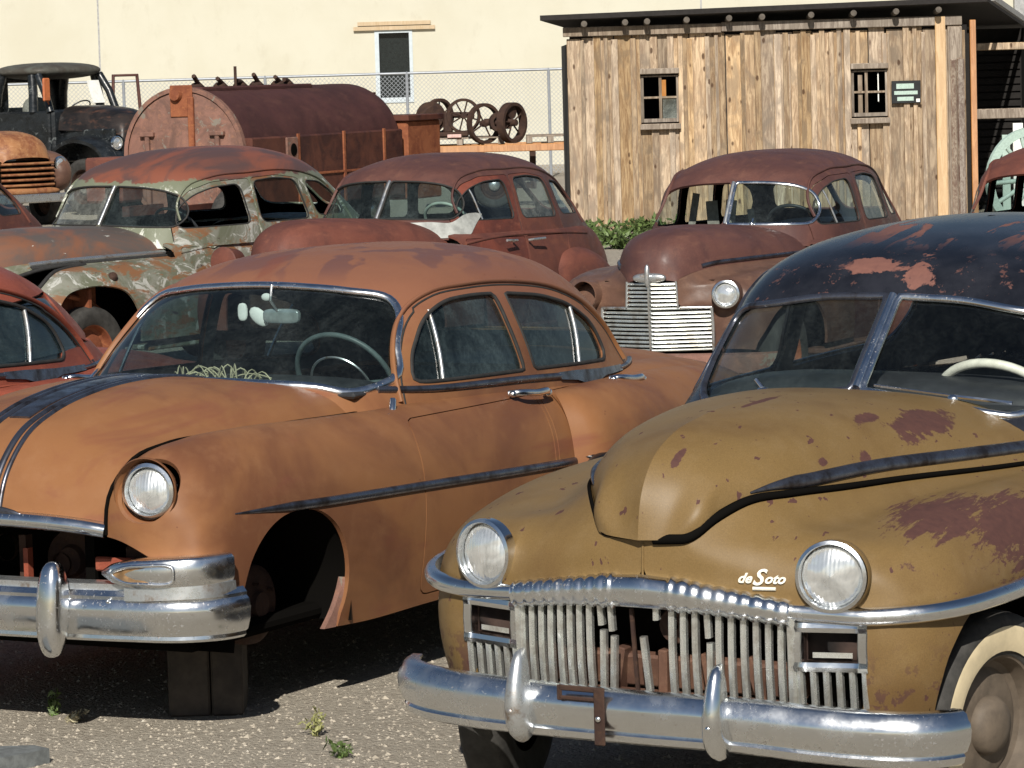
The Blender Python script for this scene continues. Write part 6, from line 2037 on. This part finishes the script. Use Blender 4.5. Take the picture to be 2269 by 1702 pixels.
def shed():
    Y = 49.5
    s = empty('wooden_shed', 'weathered board-and-batten shed with two small windows and dark overhanging roof', 'shed', loc=(0, Y, 0))
    rr = np.random.RandomState(21)
    x0, x1, z0, zt = .88, 6.42, .02, 2.72
    w1, w2 = (1.88, 2.40, 1.50, 2.14), (4.77, 5.27, 1.50, 2.13)
    boards = Acc(); bats = Acc()
    def put(acc, xa, xb, ya, yb, za, zb, bev=.006):
        for (wa, wb, wz0, wz1) in (w1, w2):
            if xb > wa and xa < wb:
                if xa < wa - .02: put(acc, xa, wa, ya, yb, za, zb, bev)
                if xb > wb + .02: put(acc, wb, xb, ya, yb, za, zb, bev)
                xa, xb = max(xa, wa), min(xb, wb)
                if xb - xa < .015: return
                acc.merge(box(xa, xb, ya, yb, za, wz0 - .02, bev)); acc.merge(box(xa, xb, ya, yb, wz1 + .02, zb, bev))
                return
        acc.merge(box(xa, xb, ya, yb, za, zb, bev))
    x = x0
    while x < x1 - .35:
        wd = rr.uniform(.20, .30)
        put(boards, x, x + wd - .013, -.0 + rr.uniform(-.008, .004), .03, z0 + rr.uniform(0, .03), zt + rr.uniform(-.05, .02))
        if rr.rand() < .93:
            bw = rr.uniform(.06, .11)
            c = x + wd
            put(bats, c - bw / 2, c + bw / 2, -.045 + rr.uniform(-.01, .01), -.009, z0 + rr.uniform(0, .06), zt + rr.uniform(-.10, .0))
        if rr.rand() < .35:
            bw = rr.uniform(.05, .08); c = x + wd * .5
            put(bats, c - bw / 2, c + bw / 2, -.038, -.009, z0, zt - rr.uniform(0, .05))
        x += wd
    boards.merge(box(x, 6.10, 0, .03, z0, zt))
    build('wall_boards', boards, 'plank', s)
    build('battens', bats, 'plank', s)
    bk = Acc().merge(box(x0, x1, .04, .06, z0, zt)) if False else Acc()
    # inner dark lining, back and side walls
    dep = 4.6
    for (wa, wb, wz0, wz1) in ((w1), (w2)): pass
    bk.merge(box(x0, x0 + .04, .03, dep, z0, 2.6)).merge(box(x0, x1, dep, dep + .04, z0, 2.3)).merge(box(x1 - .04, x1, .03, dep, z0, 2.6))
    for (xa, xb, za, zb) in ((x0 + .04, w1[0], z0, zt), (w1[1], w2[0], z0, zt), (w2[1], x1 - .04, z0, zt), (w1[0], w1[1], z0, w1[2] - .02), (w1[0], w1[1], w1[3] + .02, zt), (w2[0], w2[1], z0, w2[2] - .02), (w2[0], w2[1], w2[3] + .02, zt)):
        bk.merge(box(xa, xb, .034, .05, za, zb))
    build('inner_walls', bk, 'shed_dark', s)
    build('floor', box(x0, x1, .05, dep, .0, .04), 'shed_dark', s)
    # top plate, corner and light boards
    build('top_plate', Acc().merge(box(x0 - .05, 3.0, -.09, -.046, 2.70, 2.83, .008)).merge(box(3.004, 6.30, -.09, -.046, 2.715, 2.845, .008)), 'plank_grey', s)
    build('light_board', box(5.93, 6.07, -.10, -.06, .02, 2.84, .006), 'plank_light', s)
    build('corner_board', Acc().merge(box(6.10, 6.30, -.075, -.02, .02, 2.70, .01)), 'plank_grey', s)
    build('bark_slab', Acc().merge(box(6.13, 6.21, -.11, -.078, .02, 2.25, .012)).merge(box(6.215, 6.32, -.12, -.078, .02, 2.27, .02)), 'bark_board', s)
    build('corner_post', box(6.40, 6.48, -.16, -.08, .02, 2.78, .006), 'plank_orange', s)
    # windows
    for (wa, wb, wz0, wz1), mull, nm in ((w1, .52, 'a'), (w2, .42, 'b')):
        w = empty_part('window', s)
        build('window_sill', box(wa - .02, wb + .02, -.11, -.05, wz0 - .10, wz0 - .02, .008), 'plank_grey', w)
        build('window_header', box(wa - .01, wb + .01, -.10, -.05, wz1 + .02, wz1 + .10, .008), 'plank_grey', w)
        sa = Acc()
        t = .028
        sa.merge(box(wa, wa + .04, -.02, .01, wz0, wz1)).merge(box(wb - .03, wb, -.02, .01, wz0, wz1)).merge(box(wa + .04, wb - .03, -.02, .01, wz0, wz0 + .05)).merge(box(wa + .04, wb - .03, -.02, .01, wz1 - .02, wz1))
        xm = wa + mull * (wb - wa); zm = (wz0 + wz1) / 2 + .02
        sa.merge(box(xm - t * .7, xm + t * .7, -.018, .008, wz0 + .05, wz1 - .02)).merge(box(wa + .04, wb - .03, -.016, .006, zm - t / 2, zm + t / 2))
        build('window_sash', sa, 'plank_grey', w)
        if nm == 'a':
            build('window_pane', box(xm + .03, wb - .03, .0, .004, wz0 + .05, zm - .02), 'dusty_glass', w)
            build('curtain_scrap', box(xm + .01, xm + .08, .02, .025, zm, wz1 - .06), 'plank_orange', w)
        else:
            build('curtain_scrap', box(wa + .10, wa + .16, .02, .03, wz0 + .02, wz1 - .06), 'plank_grey', w)
            build('curtain_scrap', box(wa + .37, wa + .385, .012, .018, wz0 + .2, wz1 - .04), 'white_rag', w)
    # roof with rafter tails
    rf = Acc()
    V = [(.52, -.34, 2.93), (6.62, -.34, 3.02), (8.0, 5.3, 2.66), (1.9, 5.3, 2.58)]
    V2 = [(a, b, c + .07) for a, b, c in V]
    rf.add(V + V2, [(0, 3, 2, 1), (4, 5, 6, 7), (0, 1, 5, 4), (1, 2, 6, 5), (2, 3, 7, 6), (3, 0, 4, 7)])
    build('roof', rf, 'roof_dark', s)
    for xx in (1.12, 1.68, 1.98, 2.52, 3.10, 3.55, 4.22, 4.80, 5.38, 5.96):
        z = 2.86 + .012 * (xx - .5)
        tl = lathe([(0, .05), (.042, .045), (.045, 0), (.042, -.34), (0, -.34)], 10, (xx, -.26, z), (0, -1, .08))
        build('rafter_tail', tl, 'wood_tail', s)
    # open lean-to bay on the right
    b = empty('open_lean_to', 'dark open bay with horizontal beams adjoining the right end of the wooden shed', 'shed', loc=(0, Y, 0))
    V = [(6.66, -.40, 3.03), (8.05, 5.26, 2.665), (8.05, 5.26, 2.745), (6.66, -.40, 3.11)]
    build('roof_edge', Acc().add(V + [(a_ + .05, b_, c_) for a_, b_, c_ in V], [(0, 1, 2, 3), (7, 6, 5, 4), (0, 4, 5, 1), (3, 2, 6, 7), (0, 3, 7, 4), (1, 5, 6, 2)]), 'grey_post', b)
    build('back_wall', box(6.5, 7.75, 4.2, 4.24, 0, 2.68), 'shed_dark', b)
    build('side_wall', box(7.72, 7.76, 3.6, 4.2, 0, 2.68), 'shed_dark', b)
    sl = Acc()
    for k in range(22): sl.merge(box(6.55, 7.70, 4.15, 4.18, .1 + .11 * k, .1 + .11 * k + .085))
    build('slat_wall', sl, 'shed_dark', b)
    build('beam', box(6.55, 7.5, 1.05, 1.13, 2.36, 2.46, .008), 'plank', b)
    build('beam', box(6.55, 7.5, 1.05, 1.13, 1.40, 1.54, .008), 'plank_grey', b)
    build('end_post', box(7.5, 7.6, 1.03, 1.15, 0, 2.72, .008), 'plank', b)
    tag(build('paper_stack', box(6.92, 7.03, .6, .66, .05, 1.18, .004), 'sign_pale'), 'grey printed panel leaning in the open bay, left of the white one', 'panel').location = (0, Y, 0)
    tag(build('printed_panel', box(7.06, 7.20, .5, .56, .05, 1.34, .004), 'white_rag'), 'tall white printed panel standing in the open bay', 'panel').location = (0, Y, 0)
    ww = empty('wagon_wheel', 'pale many-spoked wooden wheel seen through the car window at the right edge', 'wheel', loc=(6.62, 45.2, .0))
    spoked_wheel((0, 0, .72), .66, (.35, -.94, 0), 14, .03, ww, 'sign_pale')
    # small sign by the right window
    g = empty('wall_sign', 'small faded black and pale green sign on the shed beside the right window', 'sign', loc=(5.52, Y - .075, 1.82))
    build('sign_board', box(-.20, .20, -.012, .012, -.155, .155, .006), 'sign_black', g)
    build('sign_strip', box(-.135, .105, -.018, -.0125, .045, .115), 'sign_pale', g)
    build('sign_strip', box(-.165, .155, -.018, -.0125, -.035, .015), 'sign_pale', g)
    build('sign_strip', box(-.125, .10, -.018, -.0125, -.120, -.065), 'sign_pale', g)
    build('sign_strip', box(.135, .185, -.018, -.0125, -.14, -.095), 'white_rag', g)

def spoked_wheel(c, r, ax, n=6, w=.05, parent=None, m='iron_rust'):
    h = empty_part('spoked_wheel', parent)
    a = lathe([(r * .84, w), (r, w), (r, -w), (r * .84, -w), (r * .84, w)], 36, c, ax, ang=40)
    build('iron_rim', a, m, h)
    a = lathe([(0, w * 1.4), (r * .16, w * 1.3), (r * .18, 0), (r * .16, -w * 1.3), (0, -w * 1.4)], 14, c, ax)
    build('hub', a, m, h)
    ax = np.asarray(ax, float); ax /= np.linalg.norm(ax)
    e1 = np.cross((0, 0, 1.), ax); e1 /= np.linalg.norm(e1); e2 = np.cross(ax, e1)
    sp = Acc()
    for k in range(n):
        t = 2 * PI * k / n + .5
        d = math.cos(t) * e1 + math.sin(t) * e2
        sp.merge(tube([np.asarray(c) + d * r * .12, np.asarray(c) + d * r * .9], r * .045, 6, up=ax))
    build('wheel_spokes', sp, m, h)

def iron_things():
    Y = 60.
    tr = empty('timber_trailer', 'low flat trailer of orange beams under grey pallets and iron wheels', 'trailer', loc=(0, Y, 0))
    build('beam', box(-1.40, 1.1, -.9, -.78, .93, 1.05, .01), 'plank_orange', tr)
    build('beam', box(-1.45, 1.1, .5, .62, .93, 1.05, .01), 'plank_orange', tr)
    build('cross_beam', Acc().merge(box(-1.3, -1.15, -.75, .5, .94, 1.04)).merge(box(.6, .75, -.75, .5, .94, 1.04)), 'plank_grey', tr)
    build('axle', Acc().merge(box(-.9, -.8, -.5, .3, .3, .93)).merge(box(.4, .5, -.5, .3, .3, .93)).merge(box(-.9, .5, -.15, -.05, .3, .4)), 'iron_rust', tr)
    for s in (-.65, .45): wheel(tr, (-.2, s, .38), r=.38, w=.18, side=-1, rim='iron_rust')
    for i, (xa, xb, lab) in enumerate(((-1.48, -.02, 'grey wooden pallet under the left iron wheels'), (.35, 1.15, 'grey wooden pallet on the trailer touching the shed corner'))):
        p = empty('pallet', lab, 'pallet', loc=(xa, Y - .7, 1.054), group=None)
        for k in range(5): build('deck_slat', box(0, xb - xa, .26 * k, .26 * k + .16, .10, .125, .004), 'plank_grey', p)
        for k in range(3): build('bearer', box((xb - xa - .1) * k / 2, (xb - xa - .1) * k / 2 + .1, 0, 1.2, .0, .10, .004), 'plank_grey', p)
    tag(build('pink_block', box(-.95, -.72, Y - .75, Y - .65, 1.18, 1.235, .006), 'pink_block'), 'small pink block lying on the left pallet', 'block')
    a = empty('geared_wheelset', 'dark iron wheelset with a solid gear drum and a spoked wheel, on the left pallet', 'wheelset', loc=(0, Y - .25, 0))
    spoked_wheel((-1.08, 0, 1.53), .30, (.72, -.68, 0), 6, .05, a)
    spoked_wheel((-.68, -.12, 1.53), .29, (.25, -.96, 0), 8, .03, a)
    g = lathe([(0, .10), (.18, .10), (.20, .06), (.26, .05), (.26, -.05), (0, -.05)], 24, (-1.22, -.2, 1.52), (.5, -.86, 0))
    build('gear_drum', g, 'iron_rust', a)
    build('axle', Acc().merge(tube([(-1.3, 0, 1.56), (-.5, -.05, 1.54)], .05, 8)).merge(box(-1.35, -.6, -.3, .2, 1.19, 1.27, .02)).merge(box(-1.02, -.86, -.2, .1, 1.25, 1.6, .03)), 'iron_rust', a)
    b = empty('spoked_wheelset', 'dark iron wheelset with two tall spoked wheels, right of the geared one', 'wheelset', loc=(0, Y - .5, 0))
    spoked_wheel((-.34, -.2, 1.40), .335, (.90, -.44, 0) if False else (.62, -.78, 0), 4, .045, b)
    spoked_wheel((.12, -.2, 1.40), .335, (.80, -.60, 0), 5, .07, b)
    build('axle', Acc().merge(tube([(-.34, -.2, 1.42), (.14, -.2, 1.42)], .06, 8)).merge(lathe([(.10, .05), (.16, .05), (.16, -.05), (.10, -.05), (.10, .05)], 18, (-.10, -.25, 1.42), (.3, -.95, 0))).merge(box(-.25, .1, -.2, 0, 1.30, 1.36, .01)).merge(lathe([(0, .1), (.12, .1), (.12, -.05), (0, -.05)], 12, (.05, -.15, 1.58), (.8, -.6, 0))), 'iron_rust', b)

def leaf_clump(name, label, cat, loc, r, h, n, m, seed, group=None, size=.05):
    rr = np.random.RandomState(seed)
    o = empty(name, label, cat, loc=loc, group=group)
    st = Acc(); lv = Acc(); V = []; F = []
    for k in range(max(5, n // 14)):
        a = rr.uniform(0, 2 * PI); d = rr.uniform(.1, 1) * r; hh = h * rr.uniform(.5, 1)
        p = smooth([(0, 0, 0), (math.cos(a) * d * .4, math.sin(a) * d * .4, hh * .6), (math.cos(a) * d, math.sin(a) * d, hh)], 6)
        st.merge(tube(p, max(.0015, size * .05), 4))
        for j in range(14):
            q = p[rr.randint(1, 6)] + rr.normal(0, size * .5, 3)
            q[2] = max(q[2], .004)
            u = rr.normal(0, 1, 3); u /= np.linalg.norm(u); v = np.cross(u, rr.normal(0, 1, 3)); v /= np.linalg.norm(v) + 1e-9
            s = size * rr.uniform(.5, 1.2)
            b = len(V)
            V += [q - u * s, q + v * s * .35, q + u * s, q - v * s * .35]
            F.append((b, b + 1, b + 2, b + 3))
    lv.add(V, F)
    build('stems', st, m, o); build('leaves', lv, m, o)
    return o

def yard():
    wall_building(); fence(); shed(); iron_things()
    black_truck(); pickup(); tank_truck()
    labs = ['tall green weeds at the left corner of the shed', 'broad green weed clump in the gap between the two brown sedans', 'low green weeds before the shed, nearest the brown sedan hood', 'green weeds hidden low along the shed front']
    for i, (x, y, r, h) in enumerate(((.95, 48.4, .35, .20), (1.05, 46.6, .40, .24), (1.40, 45.0, .42, .24), (1.9, 48.9, .5, .2))):
        leaf_clump('weed_clump', labs[i], 'weeds', (x, y, 0), r, h, 420, 'leaf', 40 + i, 'green weeds along the shed', .07)
    # foreground
    tag(build('timber_block', Acc().merge(box(-1.27, -1.12, 12.80, 13.05, 0, .345, .008)).merge(box(-1.115, -1.0, 12.80, 13.05, 0, .345, .008)), 'wood_block'), 'dark upright timber block propping the orange sedan behind its bumper', 'block')
    sl = prism([(-2.6, 11.35), (-2.0, 11.62), (-1.66, 11.93), (-1.60, 12.0), (-1.66, 12.07), (-2.7, 12.06)], 0, .05, ax=2)
    tag(build('stone_slab', sl, 'slate'), 'flat dark grey slab on the gravel at the lower left corner', 'slab')
    for i, (x, y, r, h, m, lab) in enumerate(((-.72, 12.35, .05, .10, 'leaf_dry', 'small pale sprig growing in gravel between the two front cars'), (-2.08, 12.38, .09, .06, 'leaf_dry', 'yellow-green weed tuft at the lower left photo edge'),
                                       (-1.62, 12.78, .10, .035, 'dry_grass', 'dry straw tuft at the edge of the orange sedan shadow'), (-.61, 11.95, .06, .05, 'leaf', 'low green weed at the bottom edge of the photo'), (.02, 12.55, .07, .07, 'leaf', 'green sprig in the shadow under the tan sedan bumper'), (-1.70, 12.92, .03, .09, 'leaf', 'thin green shoot in the shadow under the orange bumper'), (2.05, 11.75, .12, .10, 'leaf_dry', 'yellow weed tuft beside the front wheel of the tan sedan'))):
        leaf_clump('small_weed', lab, 'weed', (x, y, 0), r, h, 60, m, 70 + i, 'small weeds in the foreground gravel', .018)
    # loose stones
    rr = np.random.RandomState(9)
    N = 15000
    base = np.array([(1, 0, 0), (-1, 0, 0), (0, 1, 0), (0, -1, 0), (0, 0, 1), (0, 0, -1)], float)
    fc = np.array([(0, 2, 4), (2, 1, 4), (1, 3, 4), (3, 0, 4), (2, 0, 5), (1, 2, 5), (3, 1, 5), (0, 3, 5)])
    c = np.stack([rr.uniform(-2.6, 2.4, N), 11.2 + 4.6 * rr.rand(N)**1.4, np.zeros(N)], 1)
    sz = .0035 + .007 * rr.rand(N)**2.5 + (rr.rand(N) < .012) * .008
    V = base[None] * (sz[:, None, None] * rr.uniform(.6, 1.25, (N, 6, 1))) * [1, 1, .62]
    an = rr.uniform(0, 2 * PI, N); ca, sa = np.cos(an), np.sin(an)
    V = np.stack([V[..., 0] * ca[:, None] - V[..., 1] * sa[:, None], V[..., 0] * sa[:, None] + V[..., 1] * ca[:, None], V[..., 2]], 2) + c[:, None]
    F = (fc[None] + (np.arange(N) * 6)[:, None, None]).reshape(-1, 3)
    tag(build('gravel_stones', Acc().add(V.reshape(-1, 3), F.tolist(), ang=10), 'pebble'), 'loose grey and tan stones scattered over the lot', 'gravel', kind='stuff')

@mat('pebble')
def _():
    s = NT('pebble')
    gm = s.n('ShaderNodeNewGeometry')
    r = gm.outputs['Random Per Island']
    c = s.mix(s.ramp(r, 0, .9, smooth=False), (.33, .29, .235), (.46, .41, .335))
    c = s.mix(s.ramp(r, .985, .99), c, (.55, .51, .44))
    return s.set(c, .9, 0, .15)
@mat('gravel')
def _():
    s = NT('gravel')
    f = s.noise(.35, 5, .6); g = s.noise(24, 6, .75); h = s.noise(130, 3, .8)
    c = s.mix(s.ramp(f, .35, .65), (.46, .41, .335), (.52, .465, .38))
    c = s.mix(s.ramp(g, .40, .7), c, (.33, .285, .23))
    vor = s.n('ShaderNodeTexVoronoi'); s.l(s.tc, vor.inputs[0]); vor.inputs['Scale'].default_value = 70
    c = s.mix(s.ramp(vor.outputs['Color'], .55, .95, 0, .25), c, (.56, .52, .44))
    s.bump(s.math('ADD', s.math('MULTIPLY', vor.outputs['Distance'], -.9), h), .9, .02)
    return s.set(c, .95, 0, .1)

build('ground', Acc().add([(-300, -100, 0), (300, -100, 0), (300, 400, 0), (-300, 400, 0)], [(0, 1, 2, 3)]), 'gravel', kind='structure')
orange_car()
orange_car((-3.93, 14.1, .511, 0, 0, 0), 'salmon red sedan at the left photo edge beside the orange sedan', 'salmon_paint', False)
tan_car()
row_two()
yard()
